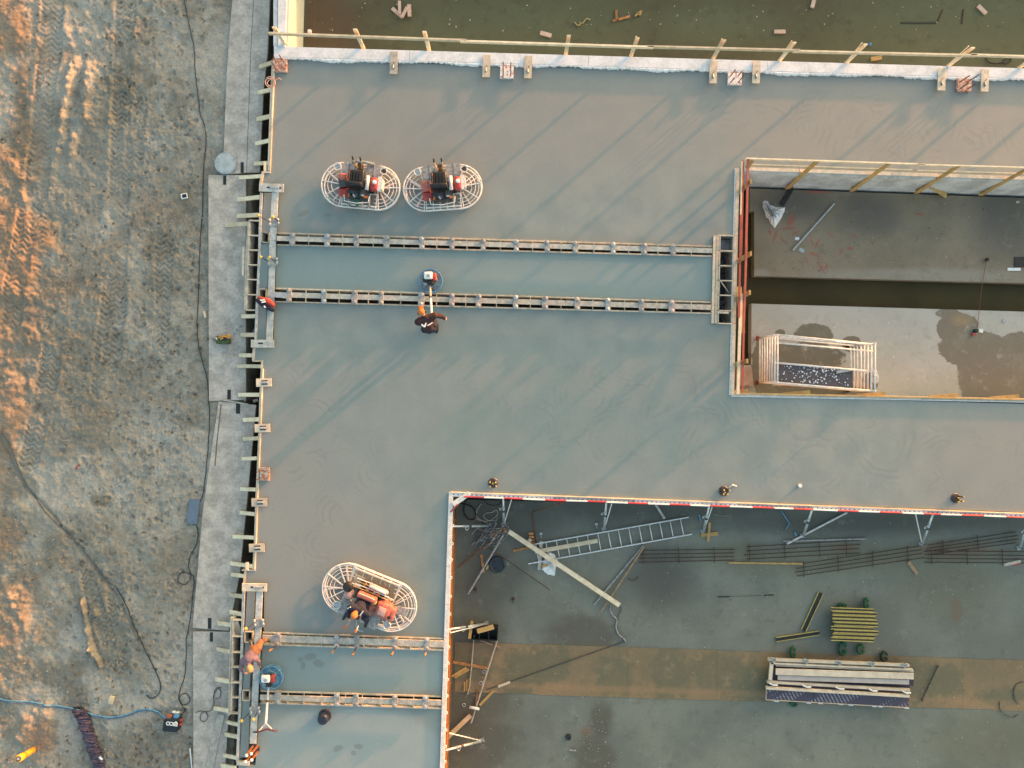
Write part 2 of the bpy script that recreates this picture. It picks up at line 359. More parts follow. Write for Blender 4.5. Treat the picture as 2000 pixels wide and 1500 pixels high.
def m_mud():
    m = bpy.data.materials.new('rutted_mud'); n = NT(m)
    at = n.n('ShaderNodeAttribute'); at.attribute_name = 'tone'
    sp = n.n('ShaderNodeSeparateColor'); n.L(at.outputs['Color'], sp.inputs[0])
    wet, dry_lit, hgt = sp.outputs[0], sp.outputs[1], sp.outputs[2]
    big = n.noise(.7, 6, .62); med = n.noise(3.5, 6, .66); fine = n.noise(17, 5, .68)
    col = n.mix(n.ramp(big, .35, .65), (.220, .200, .168), (.305, .288, .252))
    col = n.mix(n.math('MULTIPLY', n.ramp(med, .42, .7), .6), col, (.150, .125, .094))
    col = n.mix(n.math('MULTIPLY', dry_lit, .75), col, (.385, .36, .325))
    col = n.mix(n.math('MULTIPLY', wet, .7), col, (.115, .094, .066))
    col = n.mix(n.math('MULTIPLY', hgt, .7), col, (.250, .160, .100))
    cr = n.noise(9, 7, .72, dist=1.2); lines = n.ramp(n.math('ABSOLUTE', n.math('SUBTRACT', cr, .5)), 0, .035, 1, 0)
    col = n.mix(n.math('MULTIPLY', n.math('MULTIPLY', lines, n.ramp(med, .38, .6)), .45), col, (.095, .080, .062))
    col = n.mix(.55, col, n.mix(fine, (.0, .0, .0), (1, 1, 1)), 'OVERLAY')
    peb = n.n('ShaderNodeTexVoronoi'); peb.inputs['Scale'].default_value = 7; n.L(n.pos, peb.inputs['Vector'])
    col = n.mix(n.math('MULTIPLY', n.math('MULTIPLY', n.ramp(peb.outputs['Distance'], .05, .1, 1, 0), n.ramp(med, .5, .6)), .8), col, (.42, .42, .41))
    n.out(col, n.ramp(n.math('ADD', wet, n.math('MULTIPLY', med, .3)), .2, 1, .85, .5), 0, .4)
    b = n.bump(fine, .6, .02); n.bump(med, .5, .05, b)
    return m
MUD = m_mud()
# ------------------------------------------------------------------ ground: one sheet, dug out under the building, rutted mud at the west side
def vnoise(x, y, s, seed):
    rs = np.random.RandomState(seed); T = rs.rand(256, 256)
    u = x / s; v = y / s; iu = np.floor(u).astype(int); iv = np.floor(v).astype(int); fu = u - iu; fv = v - iv
    fu = fu * fu * (3 - 2 * fu); fv = fv * fv * (3 - 2 * fv)
    g = lambda a, b: T[a & 255, b & 255]
    return (g(iu, iv) * (1 - fu) + g(iu + 1, iv) * fu) * (1 - fv) + (g(iu, iv + 1) * (1 - fu) + g(iu + 1, iv + 1) * fu) * fv - .5
def fbm(x, y, s, seed, o=4, g=.5):
    r = 0; a = 1
    for i in range(o): r = r + a * vnoise(x, y, s / 2 ** i, seed + i); a *= g
    return r
def sstep(a, b, x):
    t = np.clip((x - a) / (b - a), 0, 1); return t * t * (3 - 2 * t)
def build_ground():
    # the site is flat earth well beyond the building, and far out it runs on to the horizon
    xs = np.concatenate([[-900, -300, -120, -60, -40, -30, -24, -21, -19.5, -18.6], np.arange(-18.0, -7.95, .031), [-7.0, 0, 10, 20, 27, 34.9, 35.3, 40, 60, 120, 300, 900]])
    ys = np.concatenate([[-900, -300, -120, -60, -40, -26.3, -25.9, -20, -17, -15], np.arange(-13.9, 13.9, .034), [15, 17, 20, 25.9, 26.3, 40, 60, 120, 300, 900]])
    X, Y = np.meshgrid(xs, ys); k = 60 * H / (H + .8)
    U = 1000 + X * k; V = 750 - Y * k
    Xr = X + fbm(X, Y, 1.5, 91, 3) * .15; Yr = Y + fbm(X, Y, 1.5, 95, 3) * .15
    edge = 505 - (V - 330) * .034             # where the plates end (pixels)
    Z = np.interp(U, GX, GY)
    Z += fbm(X, Y, 3.0, 3, 3) * .10 + fbm(X, Y, .7, 11, 4, .55) * .06
    rough = .5 + .5 * sstep(-.15, .2, fbm(X, Y, 2.2, 31, 2))
    Z += fbm(Xr, Yr, .22, 21, 4, .6) * .055 * rough
    Z += np.abs(fbm(Xr, Yr, .13, 27, 3, .6)) * .045 * rough
    wet = sstep(.02, .28, fbm(X, Y, 3.2, 41, 4, .6)) * .42
    dry_lit = sstep(.0, .3, fbm(X, Y, 2.6, 51, 4, .6)) * .9
    WU = U + fbm(X, Y, 2.5, 301, 2) * 16; WV = V
    def seg(x0, y0, x1, y1, U=U, V=V):
        dx, dy = x1 - x0, y1 - y0; L = math.hypot(dx, dy); t = ((U - x0) * dx + (V - y0) * dy) / L / L
        t2 = np.clip(t, 0, 1); cx = U - (x0 + dx * t2); cy = V - (y0 + dy * t2)
        return t * L, (cx * dy - cy * dx) / L, np.hypot(cx, cy)
    def track(x0, y0, x1, y1, w, depth, pitch=10.5, fade=.5, seed=0, lug=.046):
        nonlocal Z, wet, dry_lit
        a, c, dd = seg(x0, y0, x1, y1, WU, WV); m = sstep(w, w * .82, dd)
        m = m * (1 - min(1, fade + .25) * sstep(-.15, .2, fbm(X, Y, .8, 61 + seed, 3))) * .8
        zz = np.abs(((c / w * 2.0 + 4) % 2) - 1)          # two chevrons over the width
        ph = (a + zz * 9 + vnoise(X, Y, .4, 71 + seed) * 5) / pitch
        saw = ph - np.floor(ph); l = sstep(.0, .16, saw) * sstep(1, .55, saw)
        Z = Z * (1 - m * .55) + m * .55 * (np.interp(U, GX, GY) + fbm(X, Y, 3.0, 3, 3) * .10)
        wet = np.maximum(wet, m * (1 - l) * .55); dry_lit = np.maximum(dry_lit, m * l * .35)  # grooves toned darker, lug tops paler
        Z -= m * (depth + lug * (1 - l)); Z += sstep(w * .8, w, dd) * sstep(w * 1.5, w, dd) * .022 * (1 - fade * .5)
    track(108, -60, 74, 380, 24, .03, seed=1, fade=.25); track(74, 380, 95, 520, 24, .02, seed=2, fade=.8)
    track(252, -20, 246, 230, 22, .02, seed=3, fade=.3); track(246, 200, 232, 420, 24, .02, seed=4, fade=.35)
    track(300, 120, 262, 320, 20, .02, seed=5, fade=.6); track(235, 470, 205, 760, 26, .02, seed=6, fade=.6)
    track(330, 420, 318, 700, 20, .01, seed=7, fade=.7); track(228, 560, 222, 700, 22, .02, seed=8, fade=.4)
    track(60, 420, 20, 640, 24, .02, seed=9, fade=.6); track(120, 640, 60, 900, 24, .02, seed=10, fade=.8)
    track(170, 1130, 210, 1250, 18, .02, seed=11, fade=.6); track(222, 1120, 235, 1300, 18, .01, seed=12, fade=.7)
    def ridge(x0, y0, x1, y1, w, h, cut=0.0, m=None):
        nonlocal Z
        a, c, dd = seg(x0, y0, x1, y1); g = np.exp(-(dd / w) ** 2); Z += g * h * .75 * (1 + fbm(X, Y, .5, 88, 3) * 1.2 + fbm(X, Y, .15, 89, 3) * .7)
        if cut: Z -= np.exp(-((dd - w * 1.5) / (w * .6)) ** 2) * cut
    # smooth ruts with sharp shoulders that catch the low sun
    for a in ((150, 118, 132, 205, 9, .17, .03), (132, 205, 118, 300, 7, .12, .02), (176, 130, 168, 235, 13, .14, .0), (112, 300, 104, 350, 8, .10, 0), (135, 65, 138, 95, 8, .12, 0),
              (232, 128, 228, 136, 6, .12, 0), (222, 235, 221, 245, 6, .14, 0), (250, 218, 256, 222, 6, .09, 0), (84, 60, 80, 80, 12, .05, 0), (150, 270, 140, 320, 10, .12, 0),
              (164, 1170, 180, 1265, 4, .17, .04), (183, 1262, 200, 1300, 3.5, .13, .03), (174, 1225, 186, 1275, 5, .12, 0), (240, 1190, 246, 1205, 9, .13, 0), (192, 1185, 192, 1200, 6, .12, 0),
              (20, 1180, 60, 1240, 26, .08, 0), (30, 1120, 10, 1200, 24, .06, 0), (60, 840, 80, 850, 12, .06, 0), (45, 900, 5, 840, 14, .04, 0), (40, 320, 70, 370, 22, .05, 0), (60, 440, 60, 480, 30, .05, 0), (85, 1390, 40, 1430, 18, .1, 0), (45, 1330, 20, 1360, 18, .07, 0)):
        ridge(*a)
    # drag trail where the cable was pulled, from upper left to lower right
    for a, b in (((0, 850), (50, 950)), ((50, 950), (110, 1010)), ((110, 1010), (230, 1160)), ((230, 1160), (270, 1230))):
        aa, c, dd = seg(*a, *b); Z -= np.exp(-(dd / 4) ** 2) * .04; wet = np.maximum(wet, np.exp(-(dd / 7) ** 2) * .55)
    aa, c, dd = seg(330, 385, 140, 560); g = sstep(26, 8, dd); wet = np.maximum(wet, g * .55); Z = Z - g * .03
    aa, c, dd = seg(390, 280, 320, 340); wet = np.maximum(wet, sstep(16, 6, dd) * .4)
    for cx, cy, rx, ry, v in ((45, 200, 22, 200, .9), (255, 175, 38, 38, .85), (300, 165, 22, 24, .8), (350, 210, 34, 46, .5), (260, 120, 16, 14, .6), (30, 420, 30, 60, .5), (120, 450, 50, 60, .5), (180, 280, 20, 60, .6),  # first long band is shade painted into the soil colour
                              (150, 1340, 30, 60, .7), (95, 1320, 40, 30, .8), (85, 1430, 30, 40, .7), (20, 1060, 34, 40, .7), (50, 1130, 30, 40, .7), (45, 945, 34, 26, .7), (110, 885, 50, 30, .5), (200, 975, 26, 12, .8), (15, 1400, 20, 40, .5), (190, 860, 40, 30, .5),
                              (320, 480, 40, 30, .6), (200, 600, 34, 40, .5), (230, 670, 40, 30, .5), (140, 715, 40, 30, .4)):
        e = np.hypot((U - cx) / rx, (V - cy) / ry) + fbm(X, Y, .6, 45, 4, .6) * .9; wet = np.maximum(wet, sstep(1.15, .6, e) * v)
    for cx, cy, rx, ry, v in ((190, 60, 24, 90, .8), (350, 120, 60, 130, .6), (155, 1250, 34, 40, .9), (120, 1020, 50, 30, .7), (70, 1060, 34, 50, .9), (200, 500, 60, 30, .5), (230, 850, 60, 40, .5), (300, 900, 80, 160, .5), (150, 1440, 40, 60, .7), (250, 1340, 50, 60, .6), (320, 1240, 60, 140, .35), (290, 650, 40, 120, .4)):
        e = np.hypot((U - cx) / rx, (V - cy) / ry) + fbm(X, Y, .6, 47, 4, .6) * .9; dry_lit = np.maximum(dry_lit, sstep(1.15, .5, e) * v)
    clay = np.zeros_like(Z)
    for cx, cy, rx, ry, v, hh in ((20, 470, 80, 120, 1, .10), (10, 60, 45, 80, .9, .10), (0, 640, 70, 90, .9, .08), (50, 260, 40, 230, .55, .0), (20, 800, 50, 60, .8, .08), (15, 1200, 55, 60, .6, .07), (-60, 700, 90, 900, .8, .05), (60, 1440, 40, 60, .5, .06), (120, 560, 60, 60, .4, 0), (300, 400, 60, 40, .35, 0), (200, 520, 60, 60, .3, 0)):
        e = np.hypot((U - cx) / rx, (V - cy) / ry) + fbm(X, Y, 1.2, 147, 5, .6) * .9; q_ = sstep(1.25, .5, e); clay = np.maximum(clay, q_ * v); Z = Z + q_ * hh
    dry_lit = dry_lit * (1 - wet * .7) * (1 - clay * .7)
    # boot prints: shallow ovals with a raised rim
    rs = np.random.RandomState(5)
    ix = lambda v: int(np.searchsorted(xs, v)); iy = lambda v: int(np.searchsorted(ys, v))
    for i in range(1500):
        u = rs.uniform(120, 402); v = rs.uniform(-10, 1510)
        if rs.rand() < .35 and u < 250: continue
        p = P(u, v, -.8); a = rs.uniform(0, math.pi); r1 = rs.uniform(.05, .13); r2 = r1 * rs.uniform(.45, .9)
        i0, i1, j0, j1 = ix(p.x - .3), ix(p.x + .3), iy(p.y - .3), iy(p.y + .3)
        if i1 - i0 < 4 or j1 - j0 < 4: continue
        xx = X[j0:j1, i0:i1] - p.x; yy = Y[j0:j1, i0:i1] - p.y
        e = np.hypot((xx * math.cos(a) + yy * math.sin(a)) / r1, (-xx * math.sin(a) + yy * math.cos(a)) / r2)
        dpt = rs.uniform(.012, .034)
        wet[j0:j1, i0:i1] = np.maximum(wet[j0:j1, i0:i1], .42 * np.exp(-((e - .85) / .25) ** 2) * (rs.rand() < .6))  # darker ring toned in along the edge of some prints
        Z[j0:j1, i0:i1] += -dpt * sstep(1.0, .6, e) + dpt * .6 * np.exp(-((e - 1.2) / .22) ** 2)
    inner = (sstep(-18.3, -17.4, X)) * sstep(-14.5, -13.4, Y) * sstep(14.5, 13.4, Y)
    Z = Z * inner + (1 - inner) * (-.9)
    # the dig: steep bank under the plates' east edge, then the excavation floor
    inx = (X < 35.1) & (Y < 26.1) & (Y > -26.1)
    edgeM = (edge - 1000) / k
    bank = sstep(-.12, .25, X - edgeM + fbm(X, Y, .5, 77, 3) * .12)
    Zd = -2.25 + fbm(X, Y, .5, 78, 3) * .12
    Z = np.where(inx, Z * (1 - bank) + Zd * bank, Z)
    wet = np.where(inx, np.maximum(wet, sstep(-.7, -.05, X - edgeM)), wet)
    global GG; GG = (xs, ys, Z)
    ny, nx = X.shape; me = bpy.data.meshes.new('ground')
    co = np.stack([X.ravel(), Y.ravel(), Z.ravel()], 1)
    idx = np.arange(nx * ny).reshape(ny, nx)
    q = np.stack([idx[:-1, :-1].ravel(), idx[:-1, 1:].ravel(), idx[1:, 1:].ravel(), idx[1:, :-1].ravel()], 1)
    me.vertices.add(len(co)); me.vertices.foreach_set('co', co.ravel())
    me.loops.add(q.size); me.loops.foreach_set('vertex_index', q.ravel())
    me.polygons.add(len(q)); me.polygons.foreach_set('loop_start', np.arange(0, q.size, 4))
    me.polygons.foreach_set('use_smooth', np.ones(len(q), bool)); me.update(calc_edges=True)
    at = me.attributes.new('tone', 'FLOAT_COLOR', 'POINT')
    cc = np.stack([wet.ravel(), dry_lit.ravel(), clay.ravel(), np.ones(Z.size)], 1); at.data.foreach_set('color', cc.ravel())
    me.materials.append(MUD); o = bpy.data.objects.new('ground', me); C.objects.link(o); o['kind'] = 'structure'
build_ground()
def ground_z(x, y):
    xs, ys, Z = GG; i = min(max(int(np.searchsorted(xs, x)) - 1, 0), len(xs) - 2); j = min(max(int(np.searchsorted(ys, y)) - 1, 0), len(ys) - 2)
    return float(max(Z[j, i], Z[j + 1, i], Z[j, i + 1], Z[j + 1, i + 1]))

# ------------------------------------------------------------------ concrete slabs (bays of the fresh floor)
def pp(l, z=0.0): return [XY(a, b, z) for a, b in l]
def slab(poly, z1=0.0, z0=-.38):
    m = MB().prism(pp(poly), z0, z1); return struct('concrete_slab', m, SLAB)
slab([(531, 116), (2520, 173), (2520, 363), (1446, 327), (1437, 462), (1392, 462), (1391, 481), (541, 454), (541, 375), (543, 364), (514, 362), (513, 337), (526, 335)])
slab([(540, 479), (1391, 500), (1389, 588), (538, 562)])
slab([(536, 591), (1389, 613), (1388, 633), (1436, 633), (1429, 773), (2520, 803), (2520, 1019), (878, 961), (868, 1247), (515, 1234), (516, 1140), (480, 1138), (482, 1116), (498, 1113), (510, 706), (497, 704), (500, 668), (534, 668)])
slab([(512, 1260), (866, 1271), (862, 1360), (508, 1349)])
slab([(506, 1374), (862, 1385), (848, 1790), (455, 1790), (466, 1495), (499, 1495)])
# the floor goes on round the pits, outside the view
slab([(2521, -320), (3060, -320), (3060, 1790), (2521, 1790)], -.001)
slab([(530, -760), (3060, -760), (3060, -321), (530, -321)], -.001)
# narrow poured strips inside the west edge form
slab([(515, 376), (530, 376), (527, 453), (511, 453)], -.02)
slab([(510, 475), (526, 475), (521, 563), (506, 563)], -.02)
slab([(504, 584), (520, 584), (518, 664), (501, 664)], -.02)
slab([(482, 1155), (497, 1155), (494, 1232), (478, 1232)], -.02)
slab([(478, 1257), (491, 1257), (487, 1347), (474, 1347)], -.02)
slab([(473, 1370), (487, 1370), (484, 1480), (468, 1480)], -.02)

# ------------------------------------------------------------------ pits
def sheet(name, poly, z1, z0, mat): return struct(name, MB().prism([XY(a, b, z1) for a, b in poly], z0, z1), mat)
sheet('pit_floor', [(578, -340), (2540, -340), (2540, 148), (578, 98)], ZA, ZA - .2, FLA)
sheet('pit_floor', [(1464, 368), (2520, 405), (2520, 567), (1473, 539), (1473, 413), (1464, 413)], ZA, ZA - .5, FLB1)
sheet('pit_floor', [(1468, 593), (2520, 624), (2520, 830), (1436, 790), (1437, 713), (1467, 713)], ZA, ZA - .5, FLB2)
sheet('channel_water', [(1428, 380), (2520, 380), (2520, 660), (1428, 720)], ZA - .32, ZA - .5, WATER)
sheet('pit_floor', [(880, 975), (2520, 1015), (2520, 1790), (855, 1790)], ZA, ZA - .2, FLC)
# plywood strip laid across the pit floor, board by board
st = thing('floor_strip', 'stained orange brown plywood strip laid across the wet pit floor', 'plywood strip', P(1400, 1320, ZA + .002))
xs_ = [888, 1051, 1226, 1400, 1575, 1750, 1880, 1939, 2120]
for a, b in zip(xs_[:-1], xs_[1:]):
    ya = 1254 + (a - 890) * .0325; yb = 1254 + (b - 890) * .0325
    j1, j2 = random.uniform(-1.2, 1.2), random.uniform(-1.2, 1.2); part('board', MB().prism([XY(a + .15, ya + j1, ZA), XY(b - .15, yb + j1, ZA), XY(b - .15, yb + 97 + j2, ZA), XY(a + .15, ya + 98 + j2, ZA)], ZA + .004, ZA + random.uniform(.010, .016)), STRIP, st)

# north wall between the slab and the upper pit
wl = thing('concrete_wall', 'long pale wall along the upper edge of the slab with a ragged white membrane', 'wall', P(1300, 120, -1.5))
def wallseg(name, l, z0, z1, mat, root): return part(name, MB().prism([XY(a, b, z1) for a, b in l], z0, z1), mat, root)
cuts = [535, 800, 1150, 1500, 1850, 2200, 2520]
for a, b in zip(cuts[:-1], cuts[1:]):
    ya, yb = 90.5 + (a - 535) * .0293, 90.5 + (b - 535) * .0293
    wallseg('wall_panel', [(a, ya), (b - .6, yb), (b - .6, yb + 20), (a, ya + 20)], ZA - .3, .10, WALLT, wl)
# membrane: ragged strip, slightly rounded
rs = random.Random(3); mb = MB(); n = 520; vs = []; ln = 0
for i in range(n + 1):
    a = 536 + i * (2519 - 536) / n; y = 110.8 + (a - 535) * .0293; wd = 5.8 + rs.uniform(-1.4, 1.6) + 1.6 * math.sin(a * .021) + 1.2 * math.sin(a * .05)
    h = rs.uniform(-.012, .012)
    for t, z in ((0, .085), (.25, .10), (.6, .085 + h), (.85, .055 + h), (1, .008)):
        p = P(a, y + wd * t, z); vs.append(tuple(p))
mb.add(vs, [(i * 5 + k, i * 5 + k + 1, (i + 1) * 5 + k + 1, (i + 1) * 5 + k) for i in range(n) for k in range(4)])
part('membrane', mb, FOIL, wl)
# short wall at the north-west corner
w2 = thing('concrete_wall', 'white panel wall running up out of view from the upper left corner of the slab', 'wall', P(548, 40, -1.5))
wallseg('wall_panel', [(543, -200), (565, -200), (557, 91), (543, 91)], ZA - .3, .12, WALLT, w2)
wallseg('inner_panel', [(565.5, -200), (570, -200), (562, 92), (557.5, 92)], ZA - .2, .06, WALLW, w2)
wallseg('edge_board', [(534, -200), (542, -200), (542, 90), (534, 90)], -.9, .05, WHITE, w2)
wo = thing('concrete_wall', 'pit side wall outside the view, beyond the right and upper edges of the pits', 'wall', P(2520, 600, -1.5))
for l in ([(2521, -318), (2526, -318), (2526, 1788), (2521, 1788)], [(572, -326), (2519, -326), (2519, -321.5), (572, -321.5)]):
    part('wall_panel', MB().prism(pp(l), -2.2, -.385), WALLF, wo)
# right pit walls
w3 = thing('concrete_wall', 'pale stained wall under the upper guard rail of the right hand pit', 'wall', P(1700, 340, -1.5))
def offs(l, z): return [XY(a, b, z) for a, b in l]
for a, b in ((1446, 1560), (1561, 1740), (1741, 1930), (1931, 2120), (2121, 2520)):
    ya, yb = 327 + (a - 1446) * .0335, 327 + (b - 1446) * .0335
    part('wall_panel', MB().prism(offs([(a, ya), (b, yb), (b, yb + 9), (a, ya + 9)], 0), ZA - .4, -.03), WALLF, w3)
    part('edge_board', MB().prism(offs([(a, ya - .5), (b, yb - .5), (b, yb + 6), (a, ya + 6)], 0), -.027, .03), PLYT, w3)
w4 = thing('concrete_wall', 'left side wall of the right hand pit behind the red rails', 'wall', P(1438, 600, -1.5))
for a, b in ((329, 460), (461, 632), (633, 772)):
    xa, xb = 1441 - (a - 325) * .024, 1441 - (b - 325) * .024
    part('wall_panel', MB().prism(offs([(xa - 4, a), (xa + 3, a), (xb + 3, b), (xb - 4, b)], 0), ZA - .4, .03), PLYT, w4)
    part('edge_strip', MB().prism(offs([(xa - 6, a), (xa - 4.3, a), (xb - 4.3, b), (xb - 6, b)], 0), -.02, .02), FOIL, w4)
w5 = thing('concrete_wall', 'timber edged wall along the lower side of the right hand pit', 'wall', P(1700, 775, -1.5))
for a, b in ((1428, 1600), (1601, 1800), (1801, 2000), (2001, 2520)):
    ya, yb = 767 + (a - 1430) * .0205, 767 + (b - 1430) * .0205
    part('wall_panel', MB().prism(offs([(a, ya), (b, yb), (b, yb + 5.5), (a, ya + 5.5)], 0), ZA - .4, .04), PLYT, w5)
    part('edge_strip', MB().prism(offs([(a, ya + 5.7), (b, yb + 5.7), (b, yb + 7.6), (a, ya + 7.6)], 0), -.02, .02), FOIL, w5)
# lower right pit: steel edge formwork on the top of the wall, red and white rail, struts
w6 = thing('steel_formwork', 'grey steel edge formwork along the upper side of the lower right pit', 'formwork', P(1400, 980, 0))
cx = [880, 1080, 1240, 1372, 1440, 1585, 1700, 1812, 1960, 2120, 2520]
for i, (a, b) in enumerate(zip(cx[:-1], cx[1:])):
    ya, yb = 960 + (a - 880) * .0375, 960 + (b - 880) * .0375
    part('waler', MB().prism(offs([(a, ya + 1.6), (b - .6, yb + 1.6), (b - .6, yb + 9), (a, ya + 9)], 0), -.22, .05), GALV if i % 3 == 1 else WALLT, w6)
    part('edge_strip', MB().prism(offs([(a, ya), (b, yb), (b, yb + 1.4), (a, ya + 1.4)], 0), -.2, .075), WOOD, w6)
    part('wall_panel', MB().prism(offs([(a, ya + 1.5), (b, yb + 1.5), (b, yb + 5), (a, ya + 5)], 0), ZA - .1, -.225), SLAB, w6)
mb = MB()
for i in range(150):
    a = 886 + i * 9; y = 960 + (a - 880) * .0375; mb.box(P(a, y + 5.5, .053), (.035, .03, .006))
so = part('hole_row', mb, BLACK, w6); so['kind'] = 'stuff'
w7 = thing('steel_formwork', 'whitish steel edge formwork on the left side of the lower right pit', 'formwork', P(872, 1230, 0))
cy = [961, 1043, 1106, 1180, 1245, 1308, 1372, 1440, 1500, 1790]
for i, (a, b) in enumerate(zip(cy[:-1], cy[1:])):
    xa, xb = 877 - (a - 961) * .0332, 877 - (b - 961) * .0332
    part('waler', MB().prism(offs([(xa, a), (xa + 8.5, a), (xb + 8.5, b - .6), (xb, b - .6)], 0), -.25, .06), WHITE, w7)
    part('side_board', MB().prism(offs([(xa + 8.7, a), (xa + 10.4, a), (xb + 10.4, b - .5), (xb + 8.7, b - .5)], 0), ZA, -.12), PLYB, w7)
    for q in (.3, .8):
        yy = a + (b - a) * q; xx = xa + (xb - xa) * q + 9.3
        part('clamp', MB().tube([P(xx - 1, yy - 2.5, .04), P(xx + 2, yy - 1.5, .04), P(xx + 2, yy + 1.5, .04), P(xx - 1, yy + 2.5, .04)], .014, 6), WHITEP, w7)
part('corner_bracket', MB().bar(P(885, 985, .1), P(917, 963, .1), .16, .05), WHITE, w7)
part('corner_bracket', MB().bar(P(880, 1000, .05), P(894, 985, .12), .05, .05), WOODR, w7)
# red and white striped rail
def m_tape():
    m = bpy.data.materials.new('red_white_striped_rail'); n = NT(m); s_ = n.n('ShaderNodeSeparateXYZ'); n.L(n.pos, s_.inputs[0])
    v = n.math('ADD', n.math('MULTIPLY', s_.outputs[0], .735), n.math('MULTIPLY', n.noise(.4, 1), .5)); f = n.math('FRACT', v)
    n.out(n.mix(n.ramp(f, .48, .50), (.50, .03, .045), (.75, .70, .70)), .5); return m
TAPE = m_tape()
t = MB(); pts = [P(a, 969.8 + (a - 890) * .0365 + random.uniform(-.5, .5), .12) for a in range(906, 2140, 60)]
t.tube(pts, .028, 6); single('striped_rail', t, TAPE, 'red and white striped rail along the steel formwork of the lower right pit', 'barrier rail')
# ------------------------------------------------------------------ edge forms along the west side, with their raking braces
def run(root, name, pts, wd, z0, z1, mat):
    """upright boards along a pixel polyline, each a part"""
    for (a, b) in zip(pts[:-1], pts[1:]):
        A = Vector((*XY(*a, z1), (z0 + z1) / 2)); B = Vector((*XY(*b, z1), (z0 + z1) / 2))
        part(name, MB().bar(A, B, wd, z1 - z0), mat, root)
def braces(root, lst, drop=.42, mat=WOOD, wd=.125):
    for (x0, y0, x1, y1) in lst:
        mx, my = (x0 + x1) / 2, (y0 + y1) / 2
        a = P(x0, y0, -drop + random.uniform(-.03, .02)); b = P(x1, y1, .012)
        part('brace', MB().bar(a, b, wd * random.uniform(.92, 1.1), .045), mat, root)
        part('stake', MB().bar(b + Vector((-.03, 0, -.05)), b + Vector((-.03, 0, -1.3)), .06, .06), WOODG, root)
f1 = thing('edge_form', 'timber edge form with a cord coil on it beside the upper left slab corner', 'edge form', P(528, 230, -.5))
run(f1, 'form_board', [(533, 119), (530, 180), (527, 260), (524.5, 333)], .07, -.4, .03, PLYT)
run(f1, 'top_strip', [(536, 121), (531, 230), (527, 333)], .035, -.02, .045, WOOD)
run(f1, 'form_board', [(511, 336), (528, 336)], .05, -.4, .04, PLYT)
run(f1, 'form_board', [(513, 338), (509, 358)], .09, -.4, .04, PLYT)
braces(f1, [(507, 131, 532, 122), (504, 181, 530, 175), (502, 233, 529, 227), (499, 281, 527, 274), (497, 320, 525, 318), (467, 347, 511, 344)])
part('spacer_block', MB().box(P(518, 325, .0), (.08, .3, .05)), WOOD, f1)
f2 = thing('edge_form', 'timber edge form left of the round pale blue lid, holding the long planks beside the upper joints', 'edge form', P(508, 500, -.5))
f2['label'] = 'ladder shaped edge form with seven open cells beside the draped jacket'
run(f2, 'form_board', [(510, 376), (508, 432), (506, 500), (503, 570), (501, 605), (499, 664)], .075, -.4, .03, CEMW)
run(f2, 'form_board', [(487, 432), (485, 480), (483.5, 520), (482, 560), (480, 605)], .05, -.4, .05, WOODG)
run(f2, 'outer_board', [(484, 432), (482, 480), (480.5, 520), (479, 560), (477.5, 605)], .045, -.4, .02, PLYT)
for y in (431, 460, 488.5, 517.5, 546, 575.5, 605.5): 
    x = 506.5 - (y - 431) * .033
    part('cross_board', MB().bar(P(x - 19, y, 0), P(x + 1, y + .6, 0), .035, .12), PLYT, f2)
part('side_lath', MB().bar(P(476, 482, -.05), P(474.5, 538, -.05), .07, .03), PLYT, f2)
braces(f2, [(465, 390, 507, 385), (464, 422, 506, 420), (440, 440, 483, 437), (472, 618, 498, 617.5), (470, 654, 496, 654)])
f3 = thing('edge_form', 'timber edge form with slotted anchor templates along the middle of the left slab edge', 'edge form', P(500, 900, -.5))
run(f3, 'form_board', [(496, 680), (494.5, 704)], .08, -.4, .03, PLYT)
run(f3, 'form_board', [(493, 705), (514, 705)], .04, -.4, .03, PLYT)
run(f3, 'form_board', [(511.5, 706), (508, 780), (506, 850), (503, 920), (500, 985), (498, 1050), (494.5, 1112)], .055, -.4, .03, PLYT)
run(f3, 'top_strip', [(513.5, 720), (510.5, 780), (508, 850), (505, 920), (502, 985), (500, 1050), (497, 1112)], .03, -.02, .05, WOOD)
run(f3, 'form_board', [(472, 1114), (499, 1114)], .04, -.4, .03, PLYT)
run(f3, 'form_board', [(479, 1115), (476.5, 1139)], .07, -.4, .03, PLYT)
braces(f3, [(468, 694, 494, 694), (464, 715, 511, 715.5), (466, 771, 506, 771), (475, 820, 506, 819), (475, 857, 504, 856), (473, 896, 501, 895), (470, 955, 499, 956), (469, 1001, 497, 1004), (455, 1048, 496, 1050), (450, 1100, 493, 1106), (452, 1122, 478, 1125)])
part('spacer_block', MB().box(P(483, 1106, .02), (.1, .26, .05)), WOOD, f3)
f4 = thing('edge_form', 'ladder shaped edge form with six open cells beside the crouching worker', 'edge form', P(470, 1320, -.5))
run(f4, 'form_board', [(475.5, 1155), (473.5, 1210), (472, 1260), (470, 1320), (467.5, 1392), (465, 1440), (463, 1488)], .075, -.4, .03, CEMW)
run(f4, 'form_board', [(455, 1207), (453.5, 1260), (452.5, 1320), (450.5, 1392)], .05, -.4, .05, WOODG)
run(f4, 'outer_board', [(451.5, 1206), (450, 1260), (448.5, 1320), (447, 1398)], .045, -.4, .02, PLYT)
for y in (1210, 1242, 1273, 1302, 1332, 1361, 1392):
    x = 474 - (y - 1210) * .035
    part('cross_board', MB().bar(P(x - 19, y, 0), P(x + 1, y + .3, 0), .035, .12), PLYT, f4)
part('slanted_board', MB().bar(P(459, 1213, .0), P(467, 1238, -.2), .2, .03), PLYT, f4)
run(f4, 'form_board', [(478, 1234), (493, 1234.5), (492, 1255.5), (477.5, 1255), (478, 1234)], .03, -.3, .03, PLYT)
